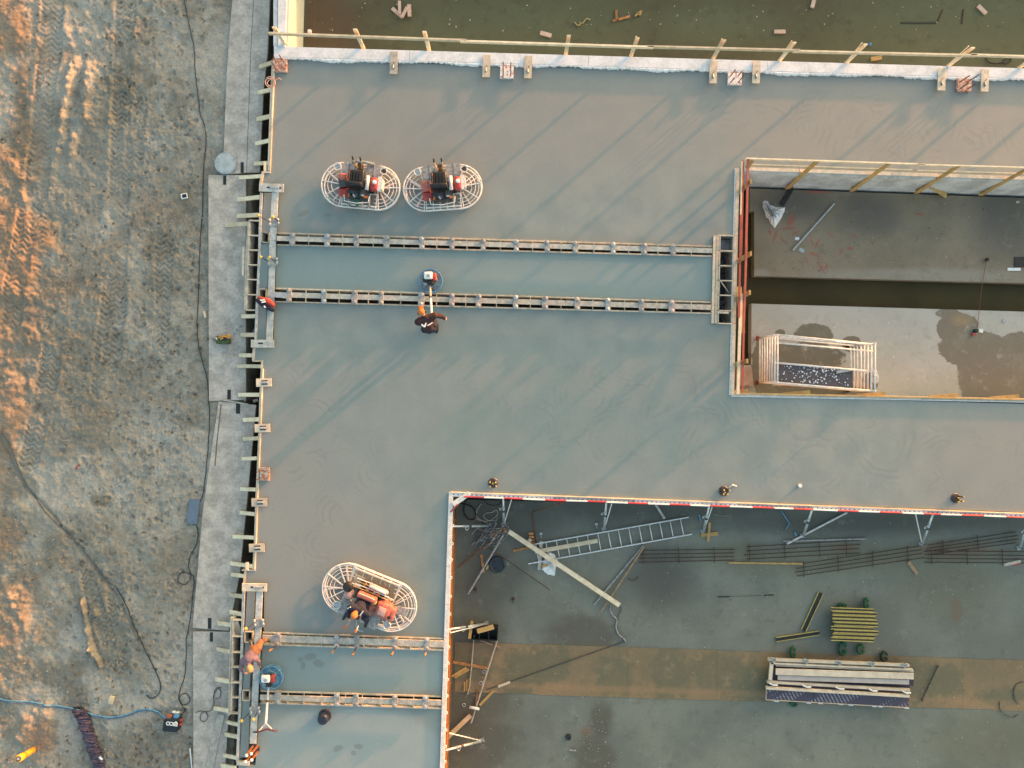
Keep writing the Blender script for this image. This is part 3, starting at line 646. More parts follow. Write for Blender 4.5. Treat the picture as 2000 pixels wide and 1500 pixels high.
run(f4, 'form_board', [(474, 1348.5), (487.5, 1349), (487, 1369), (473.5, 1368.5), (474, 1348.5)], .03, -.3, .03, PLYT)
braces(f4, [(449, 1162, 476, 1165), (449, 1195, 475, 1200), (425, 1217, 452, 1221), (424, 1268, 450, 1273), (421, 1326, 448, 1331), (418, 1383, 446, 1388), (443, 1410, 465, 1415), (439, 1434, 464, 1439), (437, 1475, 462, 1480), (432, 1495, 461, 1500)])
run(f4, 'form_board', [(462, 1491), (486, 1492)], .12, -.05, .04, PLYT)
run(f2, 'form_board', [(511, 453), (525, 454), (524, 473.5), (510, 472.5), (511, 453)], .03, -.3, .03, PLYT)
run(f2, 'form_board', [(506, 564), (520, 564.5), (519, 583), (505, 582.5), (506, 564)], .03, -.3, .03, PLYT)

# long planks that bridge the west gap, on their two cross planks
def plank(x0, y0, x1, y1, z, wd, t=.045, mb=None):
    return (mb or MB()).bar(P(x0, y0, z + t / 2), P(x1, y1, z + t / 2), wd, t)
g1 = thing('bridging_planks', 'cement grey plank frame on the slab edge between the pale lid and green tool bag', 'plank frame', P(530, 520, .0))
part('long_plank', plank(537.5, 375, 533, 470, .09, .20), CEMW, g1); part('long_plank', plank(533, 470.6, 529, 600, .09, .20), CEMW, g1); part('long_plank', plank(529, 600.6, 526, 664, .09, .20), CEMW, g1)
part('cross_plank', plank(506.5, 366, 554, 367.5, .14, .26), CEMW, g1); part('cross_plank', plank(490.5, 671, 535, 671.5, .14, .25), CEMW, g1)
part('slot_pipe', MB().bar(P(529, 366, .20), P(544, 366.4, .20), .05, .04), GALV, g1)
for x, y, wd_ in ((524, 366, .06), (547.5, 367, .03)): part('slot', MB().box(P(x, y, .188), (wd_ + .03, .05, .006)), BLACK, g1)
part('slot', MB().box(P(509, 670.5, .188), (.16, .05, .006)), BLACK, g1)
g2 = thing('bridging_planks', 'cement grey plank frame along the slab edge beside the lower blue trowel', 'plank frame', P(500, 1300, .0))
part('long_plank', plank(507, 1155, 503, 1260, .09, .20), CEMW, g2); part('long_plank', plank(503, 1260.6, 498, 1370, .09, .20), CEMW, g2); part('long_plank', plank(498, 1370.6, 494, 1452, .09, .20), CEMW, g2)
part('cross_plank', plank(473, 1146.5, 521, 1147.5, .14, .25), PLYT, g2)
part('slot_pipe', MB().bar(P(496, 1147, .20), P(512, 1147.4, .20), .05, .04), GALV, g2)
part('slot', MB().box(P(492, 1147, .188), (.07, .05, .006)), BLACK, g2); part('slot', MB().box(P(514, 1147.5, .188), (.04, .06, .006)), BLACK, g2)
def clampset(root_label, x, y, rods):
    r = thing('plank_clamp', root_label, 'clamp', P(x, y, .13), group='clamps with rods on the long planks')
    part('saddle', MB().box(P(x, y, .165), (.32, .26, .05), .03), DECK, r)
    mb = MB()
    for dx, dy in ((-8, -4), (8, -5), (9, 2), (-7, 4)): mb.ball(P(x + dx, y + dy, .19), (.05, .06, .04), 8, 5)
    part('cement_lump', mb, GALV, r, True)
    for (a, b, c, d_) in rods:
        q = part('rod', MB().tube([P(a, b, .22), P(c, d_, .45)], .016, 6), BLACK if a else RUST, r)
        part('cap', MB().ball(P(c, d_, .46), (.055, .055, .06), 10, 6), YCAP, r, True)
clampset('upper concrete splashed clamp with yellow capped rods on the plank near the round lid', 534.5, 434, [(526, 433, 505, 421), (543, 432, 533, 424)])
clampset('concrete splashed clamp with yellow capped rods on the plank above the draped jacket', 532, 511, [(524, 510, 509, 502), (538, 510, 526, 503)])
clampset('concrete splashed clamp with one pale yellow rod above the crouching worker', 505, 1217, [(495, 1218, 480, 1228)])
clampset('concrete splashed clamp with yellow capped rods near the lower trowel handle', 497, 1388, [(487, 1392, 472, 1408), (502, 1392, 495, 1405)])

# ------------------------------------------------------------------ construction joints across the slab
def joint(label, tl, tr, bl, br, caps, ticks, plankpos=(.26, .70), capmat=None, levers=()):
    """two side boards, a cement splashed plank between them, cross spacers, and clamps over the plank"""
    L = lambda a, b, t: (a[0] + (b[0] - a[0]) * t, a[1] + (b[1] - a[1]) * t)
    c = L(L(tl, br, .5), L(tl, br, .5), 0); r = thing('joint_form', label, 'joint form', P(c[0], c[1], -.3))
    n = 3
    for i in range(n):
        t0, t1 = i / n, (i + 1) / n - .0006
        for A, B in ((tl, tr), (bl, br)):
            a = L(A, B, t0); b = L(A, B, t1)
            part('side_board', MB().bar(Vector((*XY(*a, .03), -.17)), Vector((*XY(*b, .03), -.17)), .045, .40), PLYT, r)
        for k, (u, v) in enumerate(((plankpos[0], plankpos[1]),)):
            m = (u + v) / 2; a = L(L(tl, bl, m), L(tr, br, m), t0); b = L(L(tl, bl, m), L(tr, br, m), t1)
            wd = (v - u) * (bl[1] - tl[1]) / S
            part('plank', MB().bar(P(a[0], a[1], .17), P(b[0], b[1], .17), wd, .05), WOODG if capmat is None else CEMW, r)
    for x in ticks:
        t = (x - tl[0]) / (tr[0] - tl[0]); a = L(tl, tr, t); b = L(bl, br, t)
        part('spacer', MB().bar(P(a[0], a[1], .02), P(b[0], b[1], .02), .025, .05), PLYT, r)
    for j, x in enumerate(caps):
        t = (x - tl[0]) / (tr[0] - tl[0]); a = L(tl, tr, t); b = L(bl, br, t)
        cp = part('clamp_saddle', MB().bar(P(a[0], a[1] - .5, .215), P(b[0], b[1] + 1, .215), random.uniform(.15, .2), .04), DECK, r)
        for q in (.12, .88):
            e = P(a[0] + (b[0] - a[0]) * q + random.uniform(-1, 1), a[1] + (b[1] - a[1]) * q, .24)
            sub('clamp_nut', MB().lathe(e, [(.07, 0), (.075, .012), (.05, .025), (.03, .035)], 12), (DECK, GALV, BLADE)[j % 3], cp, r)
        if j < len(levers):
            lx, ly = levers[j]; e = P(x, b[1] - 1, .28)
            part('lever', MB().tube([e, P(lx, ly, .62)], .02, 6), RUST, r)
            part('lever_tip', MB().tube([P(x + (lx - x) * .55, b[1] + (ly - b[1]) * .55, .48), P(lx, ly, .63)], .028, 8), WOODO, r)
    return r
joint('upper of the two long timber joints below the parked ride-on trowels', (541, 455), (1391, 481), (541, 478), (1391, 500),
      [571, 639, 696, 755, 824, 883, 944, 1009, 1069, 1124, 1198, 1258, 1315], [603, 669, 729, 789, 853, 912, 977, 1040, 1096, 1160, 1228, 1285, 1350], (.26, .66))
joint('long timber joint the walking worker is standing at, with the trowel beyond it', (538, 563), (1389, 590), (537, 589), (1389, 612),
      [565, 633, 693, 745, 823, 883, 935, 1007, 1065, 1128, 1188, 1253, 1312], [598, 663, 720, 783, 853, 910, 970, 1036, 1096, 1158, 1220, 1283, 1350], (.28, .66))
joint('short timber joint just below the manned ride-on trowel with rusty levers sticking out', (513, 1236), (867, 1248), (513, 1259), (866, 1270),
      [542, 658, 697, 772, 834], [573, 603, 628, 679, 711, 738, 802], (.18, .72), levers=[(525, 1272), (647, 1276), (688, 1280), (764, 1280), (830, 1281)])
joint('short timber joint below the lower blue trowel pan', (509, 1350), (862, 1361), (508, 1373), (862, 1384),
      [543, 658, 695, 771, 831], [563, 594, 628, 675, 708, 744, 808], (.28, .72))
part_ = bpy.data.objects
gp = MB(); plank(530, 575, 560, 577.5, .235, .17, .02, gp); single('steel_plate', gp, GALV, 'blue grey steel plate at the left end of the joint near the draped jacket', 'steel plate')
# box form at the right end of the upper joints
bx = thing('box_form', 'open timber box form with six cells between the joints and the red railed pit', 'box form', P(1414, 545, -.3))
for off, wd, mt, nm in ((0, .08, PLYT, 'side_plank'), (6, .09, PLYT, 'side_plank'), (10.6, .035, PLYT, 'inner_board')):
    part(nm, MB().bar(P(1395 + off, 461, .0), P(1391 + off, 632, .0), wd, .12), mt, bx)
part('side_plank', MB().bar(P(1434.5, 461, 0), P(1430.5, 632, 0), .04, .12), PLYT, bx)
for y in (461, 491, 520, 549, 577.5, 607.5, 632.5):
    part('cross_board', MB().bar(P(1402 - (y - 461) * .02, y - 1, 0), P(1434.5 - (y - 461) * .02, y, 0), .035, .12), PLYT, bx)
part('cross_board', MB().bar(P(1401, 610, .08), P(1423, 611, .08), .06, .04), PLYT, bx)
part('loose_stick', MB().bar(P(1403, 543, .08), P(1423, 571, -.1), .03, .03), WOODG, bx)
for z0, y0, y1, mt in ((-.34, 463, 489, PLYT), (-.8, 493, 518, PURP), (-.8, 522, 547, PURP), (-.8, 551, 575, BLADE), (-.8, 579, 606, PURP), (-.95, 614, 631, BLACK)):
    mb = MB().prism(pp([(1404, y0), (1432, y0 + .6), (1431, y1), (1403, y1)]), z0 - .05, z0); part('cell_bottom', mb, m_ if (m_ := (PURP if mt is not PLYT else BLADE)) else mt, bx)
rr = random.Random(9); mb = MB()
for i in range(150):
    p = P(rr.uniform(1405, 1431), rr.uniform(494, 629), -.78); mb.box(p, (rr.uniform(.02, .07), .02, .01), rr.uniform(0, 3))
q = part('rubble', mb, GALV, bx); q['kind'] = 'stuff'

# ------------------------------------------------------------------ slotted templates and starter bars
def template(x, y, label, rz=.03, sx=.50, sy=.265, mat=PLYT, vertical=False, z=.05):
    r = thing('anchor_template', label, 'anchor template', P(x, y, z), group='slotted plywood anchor templates')
    R_ = rz
    part('plate', MB().box(P(x, y, z + .012), (sx, sy, .024), R_), mat, r)
    c = Vector(P(x, y, z + .03))
    def o(dx, dy): return c + Matrix.Rotation(R_, 3, 'Z') @ Vector((dx, dy, 0))
    if vertical:
        part('slot', MB().box(o(0, -.12), (.035, .16, .01), R_), BLACK, r)
        part('bolt', MB().tube([o(-.005, -.06), o(.0, -.2) + Vector((0, 0, .07))], .02, 6), GALV, r)
        part('bolt', MB().tube([o(.012, .0), o(.012, .0) + Vector((0, 0, .07))], .012, 6), STEEL, r)
    else:
        for s_ in (-1, 1): part('slot', MB().box(o(.02, s_ * .055), (.2, .035, .01), R_), STEEL, r)
        part('pipe', MB().tube([o(-.06, 0) + Vector((0, 0, .02)), o(.12, 0) + Vector((0, 0, .02))], .03, 8), GALV, r)
template(515.5, 747, 'topmost of four slotted templates with a pipe, on the left form below the tool bag')
template(512.5, 836, 'slotted template on the left form, second of the four counted from the tool bag')
template(506.5, 981, 'slotted template on the left form beside the blue grey board, below the red stained template')
template(501.5, 1070, 'slotted template on the left form nearest above the manned ride-on trowel')
NT_ = [(769, 123, 'the leftmost, near the first rail posts'), (950, 129, 'left of the first red spotted white template'), (1031.5, 131, 'right of the first red spotted white template'),
       (1393, 141, 'left of the middle red spotted template'), (1477, 141, 'right of the middle red spotted template'), (1839, 155, 'left of the orange red template'), (1923.5, 157, 'right of the orange red template')]
for x, y, l in NT_: template(x, y, 'upright timber template across the pale wall, ' + l, -.03, .245, .72, WOODG if x < 800 else PLYT, True, z=.115)
def barplate(x, y, sx, sy, label, mat=REDB, bars=4, h=.50):
    r = thing('starter_bar_template', label, 'starter bar template', P(x, y, 0.002), group='square starter bar templates')
    part('plate', MB().box(P(x, y, .06), (sx, sy, .10), -.03), mat, r)
    for dx in (-.28, .28):
        for dy in (-.28, .28):
            a = P(x + dx * sx * S, y + dy * sy * S, .11); part('starter_bar', MB().tube([a, a + Vector((.01, 0, h * random.uniform(.6, 1.1)))], .018, 6), RUSTO, r)
barplate(547.5, 129, .45, .40, 'rusty orange square template in the upper left corner of the slab')
W2 = simple('white_template_red_spots', (.72, .70, .70), (.50, .16, .12), 9, .6, lo=.38, hi=.46)
barplate(990, 142, .44, .38, 'white square template with red spots on the upper edge, left one', W2)
barplate(1434.5, 154.5, .44, .38, 'red spotted white square template at the middle of the upper edge', W2)
barplate(1882, 167, .45, .40, 'bright orange red square template on the upper edge near the right side of the view')
barplate(517.5, 925.5, .30, .42, 'small rusty square template on the left slab edge between two slotted templates', REDB)
def cluster(x, y, label, tips, mat=RUST, cap=YCAP, z=0.0, big=1.0):
    r = thing('starter_bars', label, 'starter bars', P(x, y, z), group='clusters of starter bars')
    part('base_splash', MB().lathe(P(x, y, 0.001), [(.17, 0), (.15, .02), (.06, .03)], 10), STEEL, r)
    for i, (dx, dy, h) in enumerate(tips):
        a = P(x + dx, y + dy, 0); a.z = 0; b = a + Vector((random.uniform(-.03, .03), random.uniform(-.03, .03), h))
        part('starter_bar', MB().tube([a, b], .022 * big, 6), mat, r); part('cap', MB().ball(b, (.03 * big, .03 * big, .03), 8, 5), cap, r, True)
for x, y, l in ((963, 943, 'dark starter bars with yellow tips above the left end of the striped rail'), (1413, 959, 'dark starter bars with yellow tips above the middle strut of the lower right pit'), (1866, 973, 'dark starter bars with yellow tips at the right, above the striped rail')):
    cluster(x, y, l, [(-5, -4, .25), (5, -4, .3), (-5, 4, .28), (5, 4, .25), (0, 0, .2)])
cluster(498, 1462, 'tall rusty starter bars leaning at the lower end of the long plank', [(-4, -5, .55), (5, -5, .50), (-4, 6, .62), (5, 6, .55)], RUSTO, WHITEP, big=1.9)
single('loose_pipe', MB().tube([P(1424, 952, .05), P(1430, 947, .05), P(1439, 950, .05)], .03, 6), GALV, 'short bent grey pipe beside the middle starter bars', 'pipe')
single('plastic_cup', MB().lathe(P(1561, 948, .002), [(.05, 0), (.06, .09)], 10), WHITEP, 'tiny white cup standing alone on the slab above the striped rail', 'cup')

# ------------------------------------------------------------------ guard rails
r1 = thing('guard_rail', 'pale timber guard rail along the top of the north wall', 'guard rail', P(1300, 95, .1))
def gpost(root, px0, py0, z0, h, wd=.12, t=.045, mat=WOOD, name='post', lean=(0, 0), face='y'):
    a = P(px0, py0, z0); b = a + Vector((lean[0], lean[1], h))
    part(name, MB().bar(a, b, wd if face == 'y' else t, t if face == 'y' else wd, up=(0, 1, 0)), mat, root)
    return b
for i, x in enumerate((560, 710, 838, 1105, 1232, 1392, 1522, 1653, 1852, 1990, 2120)):
    y = 91 + (x - 535) * .0293
    gpost(r1, x, y - 1.2, -.1, 1.2 + (.02 if i % 2 else .0), lean=(.0, .0))
    if i > 3: part('thin_stay', MB().bar(P(x - 2, y - 1, 0.05), P(x - 2, y - 1, 0.05) + Vector((.03, .15, 1.0)), .03, .03), WOOD, r1)
segs = [(531, 66), (905, 80), (1270, 92), (1555, 99.5), (1900, 108), (2200, 118)]
for i, (a, b) in enumerate(zip(segs[:-1], segs[1:])):
    dy = 1.8 if i % 2 else -1.0
    part('top_rail', MB().bar(P(a[0] - 6, a[1] + dy * .5, 1.02), P(b[0] + 6, b[1] + dy * .5, 1.02), .05, .12), WOOD, r1)
    part('mid_rail', MB().bar(P(a[0] + 40, a[1] + 10, .60) + Vector((0, .15, 0)), P(b[0] + 2, b[1] + 10, .60) + Vector((0, .15, 0)), .045, .11), WOOD, r1) if False else None
r2 = thing('guard_rail', 'timber guard rail with long upright boards along the upper side of the right hand pit', 'guard rail', P(1700, 335, .0))
OW = simple('orange_tinted_timber', (.50, .33, .13), (.40, .25, .10), 5, .75, rnd=.15, fineamt=.3)
for tx, ty, bx_, by_ in ((1595, 316, 1537, 368), (1735, 320.5, 1663, 373), (1872, 324, 1789, 377), (2008, 329, 1915, 381), (2140, 334, 2040, 386)):
    part('post', MB().bar(P(bx_, by_, -1.3), P(tx, ty, 1.02), .14, .05, up=(0, 1, 0)), OW, r2)
    part('foot_block', MB().box(P(bx_ + 6, by_ - 5, -1.2), (.14, .14, .14)), WOODO, r2)
part('post', MB().bar(P(1460, 327, 0), P(1471, 310, 1.0), .13, .05, up=(0, 1, 0)), OW, r2)
for a, b in (((1456, 310), (1805, 321.5)), ((1790, 322), (2150, 332))): part('top_rail', MB().bar(P(*a, 1.0), P(*b, 1.0), .04, .12), WOOD, r2)
for a, b in (((1466, 322), (1790, 333)), ((1780, 333.5), (2150, 344))): part('mid_rail', MB().bar(P(*a, .5), P(*b, .5), .04, .11), WOOD, r2)
part('loose_board', MB().bar(P(1817, 362, -.9), P(1848, 382, -1.45), .18, .04), OW, r2)
r3 = thing('guard_rail', 'red painted guard rail on the left side of the right hand pit', 'guard rail', P(1450, 540, .0))
for tx, ty, bx_, by_ in ((1467, 354, 1442, 377), (1467, 495, 1440, 510), (1465, 571, 1438, 584), (1460, 705, 1434, 712)):
    part('post', MB().bar(P(bx_, by_, -.15), P(tx, ty, 1.12), .05, .14, up=(0, 1, 0)), OW, r3)
part('top_rail', MB().bar(P(1461, 309, 1.0), P(1456, 540, 1.0), .065, .045), WOODR, r3); part('top_rail', MB().bar(P(1458, 480, 1.06), P(1452, 657, 1.06), .06, .04), WOODR, r3)
part('top_rail', MB().bar(P(1454, 560, .98), P(1450, 768, .98), .06, .04), WOODR, r3)
part('mid_rail', MB().bar(P(1451, 314, .6), P(1447, 500, .6), .07, .045), WOODR, r3); part('mid_rail', MB().bar(P(1447, 420, .66), P(1443, 620, .66), .06, .04), WOODR, r3)
part('mid_rail', MB().bar(P(1447, 575, .62), P(1441, 770, .62), .09, .045), WOOD, r3)
part('mid_rail', MB().bar(P(1449, 315, .61), P(1446, 440, .61), .03, .06), WOOD, r3)
part('loose_board', MB().bar(P(1443, 560, .2), P(1450, 650, .3), .16, .04), OW, r3)
r4 = thing('kick_boards', 'orange timber boards fixed along the lower wall of the right hand pit', 'boards', P(1700, 768, -.3))
for x0, x1 in ((1438, 1461), (1555, 1582), (1700, 1730), (1842, 1872), (1960, 1990)):
    y = 764 + (x0 - 1430) * .0205
    part('wedge_board', MB().bar(P(x0 - 26, y + 3.5, -.12), P(x1, y - 1, .0), .12, .05), OW, r4)
part('top_rail', MB().bar(P(1436, 768, .06), P(2150, 783.5, .06), .04, .05), OW, r4)
# ------------------------------------------------------------------ ride-on trowels
def stadium(a, R, n=26, z=0.0, y0=0.0):
    pts = []
    for i in range(n + 1):
        t = -math.pi / 2 + math.pi * i / n; pts.append((a + R * math.cos(t), y0 + R * math.sin(t), z))
    for i in range(n + 1):
        t = math.pi / 2 + math.pi * i / n; pts.append((-a + R * math.cos(t), y0 + R * math.sin(t), z))
    return pts
def ride_on(label, px_, py_, rz, Lh, R, kind):
    """double-rotor ride-on trowel; local x runs along the machine, +y is where the driver looks"""
    a = Lh - R; r = thing('ride_on_trowel', label, 'ride-on trowel', P(px_, py_, .0) * 1.0, 'ride-on power trowels', rz=rz)
    r.location = Vector((*XY(px_, py_, .3), 0.003))
    part('guard_ring', MB().tube(stadium(a, R, z=.30), .026, 8, True), WHITE, r)
    part('guard_ring', MB().tube(stadium(a, R - .035, z=.10), .018, 6, True), WHITE, r)
    for s_ in (-1, 1):
        for q in ((.87, .72, .55) if kind == 'A' else (.93, .83, .70, .55)):
            pts = [(s_ * (a + R * q * math.cos(t)), R * q * math.sin(t), .31) for t in np.linspace(-1.75, 1.75, 22)]
            part('guard_hoop', MB().tube(pts, .011, 6), WHITE, r)
        for t in ((-1.45, -.62, .10, .62, 1.35) if kind == 'A' else (-1.5, -.85, -.28, .28, .85, 1.5)):
            c, n_ = math.cos(t), math.sin(t)
            part('guard_spoke', MB().bar((s_ * (a + R * .12 * c), R * .12 * n_, .31), (s_ * (a + R * c), R * n_, .31), .03, .03), WHITE, r)
        rot = part('rotor', MB().lathe((s_ * a, 0, .06), [(.09, 0), (.12, .05), (.12, .2), (.06, .24)], 14), STEEL, r)
        for k in range(4):
            t = k * math.pi / 2 + (.5 if s_ > 0 else .95); u = Vector((math.cos(t), math.sin(t), 0)); v = Vector((-u.y, u.x, 0)); c = Vector((s_ * a, 0, 0))
            sub('rotor_arm', MB().bar(c + u * .1 + Vector((0, 0, .09)), c + u * R * .86 + Vector((0, 0, .08)), .045, .045), WHITE, rot, r)
            p0 = c + u * R * .26; p1 = c + u * R * .92
            vs = [p0 - v * .11, p1 - v * .13, p1 + v * .09, p0 + v * .07]
            sub('blade', MB().prism([(p.x, p.y) for p in vs], .006, .03), BLADE, rot, r)
    for y in (-R + .08, -.22, .22, R - .1): part('frame_rail', MB().bar((-a, y, .33), (a, y, .33), .04, .05), WHITE, r)
    for x in np.linspace(-a, a, 6): part('frame_cross', MB().bar((x, -R + .02, .31), (x, -.2, .31), .03, .03), WHITE, r)
    part('gearbox', MB().box((0, -.05, .28), (.9, .34, .2)), STEEL, r)
    if kind == 'A':
        for s_, x0, x1 in ((-1, -.60, -.16), (1, .16, .62)):
            part('footplate', MB().prism([(x0, R - .44), (x1, R - .44), (x1 - (.02 if s_ < 0 else .0), R + .02), (x0 + .02, R + .0)], .42, .45), DECK, r)
            part('footplate_seam', MB().bar(((x0 + x1) / 2, R - .43, .452), ((x0 + x1) / 2, R, .452), .012, .006), STEEL, r)
        sx = -.06; sy = .12
        part('seat_cushion', seatmesh(sx, sy, .72, .50, .48), BLACKG, r, True)
        bk = part('seat_back', seatback(sx, sy - .25, .76, .54), BLACKG, r, True)
        for i in range(4): sub('seat_rib', MB().box((sx - .14 + .094 * i, sy + .02, .826), (.05, .34, .02)), BLACK, bk, r)
        part('seat_edge', MB().tube([(sx - .2, sy + .22, .80), (sx - .2, sy - .2, .80)], .012, 6), ORANGE, r)
        part('battery_box' if px_ < 780 else 'fuel_tank', MB().box((-.50, -.02, .52), (.24, .30, .26), .25 if px_ < 780 else 0), STEEL if px_ < 780 else REDF, r)
        part('fuel_tank', rbox((-.52, .16 if px_ < 780 else .03, .55), (.26, .24 if px_ < 780 else .30, .24)), REDF, r, True)
        part('engine_cover', rbox((-.46, -.30, .50), (.34, .26, .22)), RED, r, True)
        part('water_tank', rbox((.50, .02, .58), (.25, .42, .26)), RED, r, True)
        part('tank_cap', MB().lathe((.53, .06, .71), [(.07, 0), (.07, .04), (.03, .05)], 12), WHITEP, r)
        part('muffler', MB().tube([(.30, .24, .70), (.30, -.20, .70)], .06, 12), WHITE, r, True)
        part('engine', MB().box((.0, -.34, .50), (.62, .26, .30)).box((-.1, -.36, .66), (.24, .18, .1)).box((.18, -.3, .67), (.16, .2, .1)), STEEL, r)
        part('engine_fins', MB().box((.66, .05, .55), (.10, .44, .2)).box((.74, .05, .5), (.05, .34, .3)), WHITE, r)
        for i in range(7): part('engine_detail', MB().box((-.26 + i * .09, -.42 + .03 * (i % 2), .66 + .02 * (i % 3)), (.05, .10, .06), .3 * i), (ORANGE, BLACK, GALV, STEEL, BLACK, GALV, ORANGE)[i], r)
        part('rear_bar', MB().tube([(-.40, -.42, .70), (-.38, -.60, .66), (.0, -.64, .66), (.38, -.58, .66), (.40, -.40, .70)], .016, 6), WHITE, r)
        for s_ in (-1, 1):
            part('lamp_guard', MB().tube([(s_ * .74 + .11 * math.cos(t), R - .20 + .11 * math.sin(t), .52) for t in np.linspace(0, 6.28, 17)[:-1]], .014, 6, True), WHITE, r)
            part('lamp', MB().lathe((s_ * .74, R - .20, .44), [(.03, 0), (.07, .05), (.07, .07)], 12), GALV if s_ < 0 else STEEL, r)
        part('lever_box', MB().box((-.02, R - .18, .50), (.16, .30, .14)), RUST, r)
        for s_, dx in ((-1, -.14), (1, .10)):
            p1 = Vector((-.02 + s_ * .05, R - .20, .56)); p2 = Vector((-.02 + dx, R - .06, .92))
            part('control_lever', MB().tube([p1, (p1 + p2) / 2 + Vector((s_ * .03, 0, 0)), p2], .018, 6), OW, r)
            part('lever_grip', MB().tube([p2, p2 + Vector((0, .05, .14))], .026, 8), BLACK, r)
    else:
        # bigger machine: pale plates, white tubes and a large faded red tank on the (local) negative x side
        part('footplate', MB().prism([(.32, R - .52), (.78, R - .52), (.74, R + .02), (.30, R + .04)], .42, .45), DECK, r)
        part('footplate', MB().prism([(-.62, R - .46), (-.12, R - .46), (-.14, R + .04), (-.56, R + .04)], .42, .45), DECK, r)
        part('seat_back', rbox((.02, -.22, .92), (.62, .14, .34)), REDF, r, True)
        part('seat_cushion', rbox((.02, .04, .66), (.56, .44, .12)), REDF, r, True)
        part('seat_trim', MB().box((.02, -.29, 1.08), (.50, .02, .02)), WHITE, r)
        part('fuel_tank', rbox((-.58, .05, .62), (.52, .52, .34)), REDF, r, True)
        part('tank_lid', rbox((-.56, .08, .80), (.24, .26, .03)), simple('faded_pink_lid', (.55, .34, .32), (.48, .28, .26), 9, .5), r, True)
        part('tank_end', rbox((-.88, .10, .60), (.20, .44, .28)), REDF, r, True)
        part('tank_cap', MB().lathe((-.84, .18, .74), [(.05, 0), (.05, .04), (.02, .05)], 12), BLACK, r)
        part('water_tank', rbox((.62, .02, .60), (.30, .30, .26)), simple('dirty_pink_box', (.45, .30, .30), (.38, .25, .25), 9, .6), r, True)
        part('air_filter', MB().lathe((.72, -.22, .62), [(.14, 0), (.16, .05), (.16, .14), (.08, .17)], 16), BLACK, r, True)
        part('engine', MB().box((-.1, -.42, .52), (.9, .30, .26)), STEEL, r)
        for i in range(16):
            part('engine_detail', MB().box((-.50 + (i % 8) * .125, -.34 - .15 * (i // 8), .67 + .02 * (i % 3)), (.07, .09, .06), .4 * i), (GALV, BLACK, ORANGE, WHITE, STEEL, OW, BLACK, GALV, WHITE)[i % 9], r)
        for i in range(4): part('engine_tube', MB().tube([(-.62 + .04 * i, -.30 - .09 * i, .74), (0, -.33 - .09 * i, .76), (.55, -.31 - .09 * i, .72)], .016, 6), WHITE if i % 2 else OW, r)
        part('canister', MB().lathe((-.22, -.12, .70), [(.09, 0), (.10, .14), (.07, .2), (.04, .26)], 14), OW, r, True)
        part('muffler', MB().tube([(.10, -.52, .78), (-.48, -.50, .78)], .055, 12), WHITE, r, True)
        part('side_plate', MB().box((.50, -.45, .46), (.34, .26, .02)), DECK, r); part('side_plate', MB().box((-1.12, -.02, .40), (.34, .26, .02)), DECK, r)
        for s_ in (-1, 1):
            part('lamp_guard', MB().tube([(s_ * .86 + .12 * math.cos(t), R - .26 + .12 * math.sin(t), .50) for t in np.linspace(0, 6.28, 17)[:-1]], .014, 6, True), WHITE, r)
            part('lamp', MB().lathe((s_ * .86, R - .26, .42), [(.04, 0), (.09, .05), (.09, .07)], 12), GALV, r)
        part('lever_box', MB().box((.10, R - .22, .50), (.16, .26, .14)), STEEL, r)
        for s_ in (-1, 1):
            p1 = Vector((.06 + s_ * .08, R - .22, .56)); p2 = Vector((.12 + s_ * .18, R + .04, .98))
            part('control_lever', MB().tube([p1, p2], .018, 6), GALV, r); part('lever_grip', MB().tube([p2, p2 + Vector((0, .04, .12))], .028, 8), ORANGE, r)
        part('front_bar', MB().tube([(.10, R - .1, .52), (.02, R + .12, .50), (-.10, R + .24, .50)], .014, 6), GALV, r)
        part('front_bar', MB().tube([(-.24, R + .20, .50), (.06, R + .26, .50)], .014, 6), GALV, r)
    return r
def rbox(c, d, n=1):
    """box with rounded edges"""
    bm = bmesh.new(); bmesh.ops.create_cube(bm, size=1)
    for v in bm.verts: v.co = Vector((v.co.x * d[0], v.co.y * d[1], v.co.z * d[2])) + Vector(c)
    bmesh.ops.bevel(bm, geom=bm.edges[:], offset=min(d) * .28, segments=2, affect='EDGES', profile=.5)
    m = MB(); bm.verts.index_update(); m.add([v.co.copy() for v in bm.verts], [[v.index for v in f.verts] for f in bm.faces]); bm.free(); return m
def seatmesh(x, y, z, w_, d_): return rbox((x, y + .02, z), (w_, d_, .16))
def seatback(x, y, z, w_): return rbox((x, y, z + .12), (w_, .12, .42))
m1 = ride_on('left parked ride-on trowel with a black seat and a teal bag at its back', 704.5, 364, math.radians(-5.5), 1.255, .70, 'A')
m2 = ride_on('parked ride-on trowel with a black seat and two red tanks, right of the pair', 864.5, 367, math.radians(4), 1.255, .70, 'A')
m3 = ride_on('larger ride-on trowel with a faded red tank that a worker sits on', 721.5, 1167, math.radians(158), 1.56, .80, 'B')
# things lying on machine 1
c0 = P(703, 397, .5); hs = thing('coiled_hose_bag', 'teal bag with hoses hanging at the lower side of the left parked trowel', 'bag', c0)
part('bag', rbox(tuple(P(697, 394, .55)), (.16, .18, .1)), TEAL, hs, True)
part('hose', MB().tube([P(680 + 44 * t, 398 + 5 * math.sin(t * 7) + 4 * t, .5) for t in np.linspace(0, 1, 14)], .016, 6), STEEL, hs)
part('hose', MB().tube([P(678 + 22 * math.cos(t) + 22, 400 + 5 * math.sin(t), .48) for t in np.linspace(0, 5.6, 20)], .012, 6), DECK, hs)
single('rolled_mat', MB().tube([P(688, 317, .5), P(700, 315, .56), P(716, 318, .55), P(731, 321, .5)], .05, 10), DECK, 'pale roll lying across the front of the left parked trowel', 'roll', smooth=True)

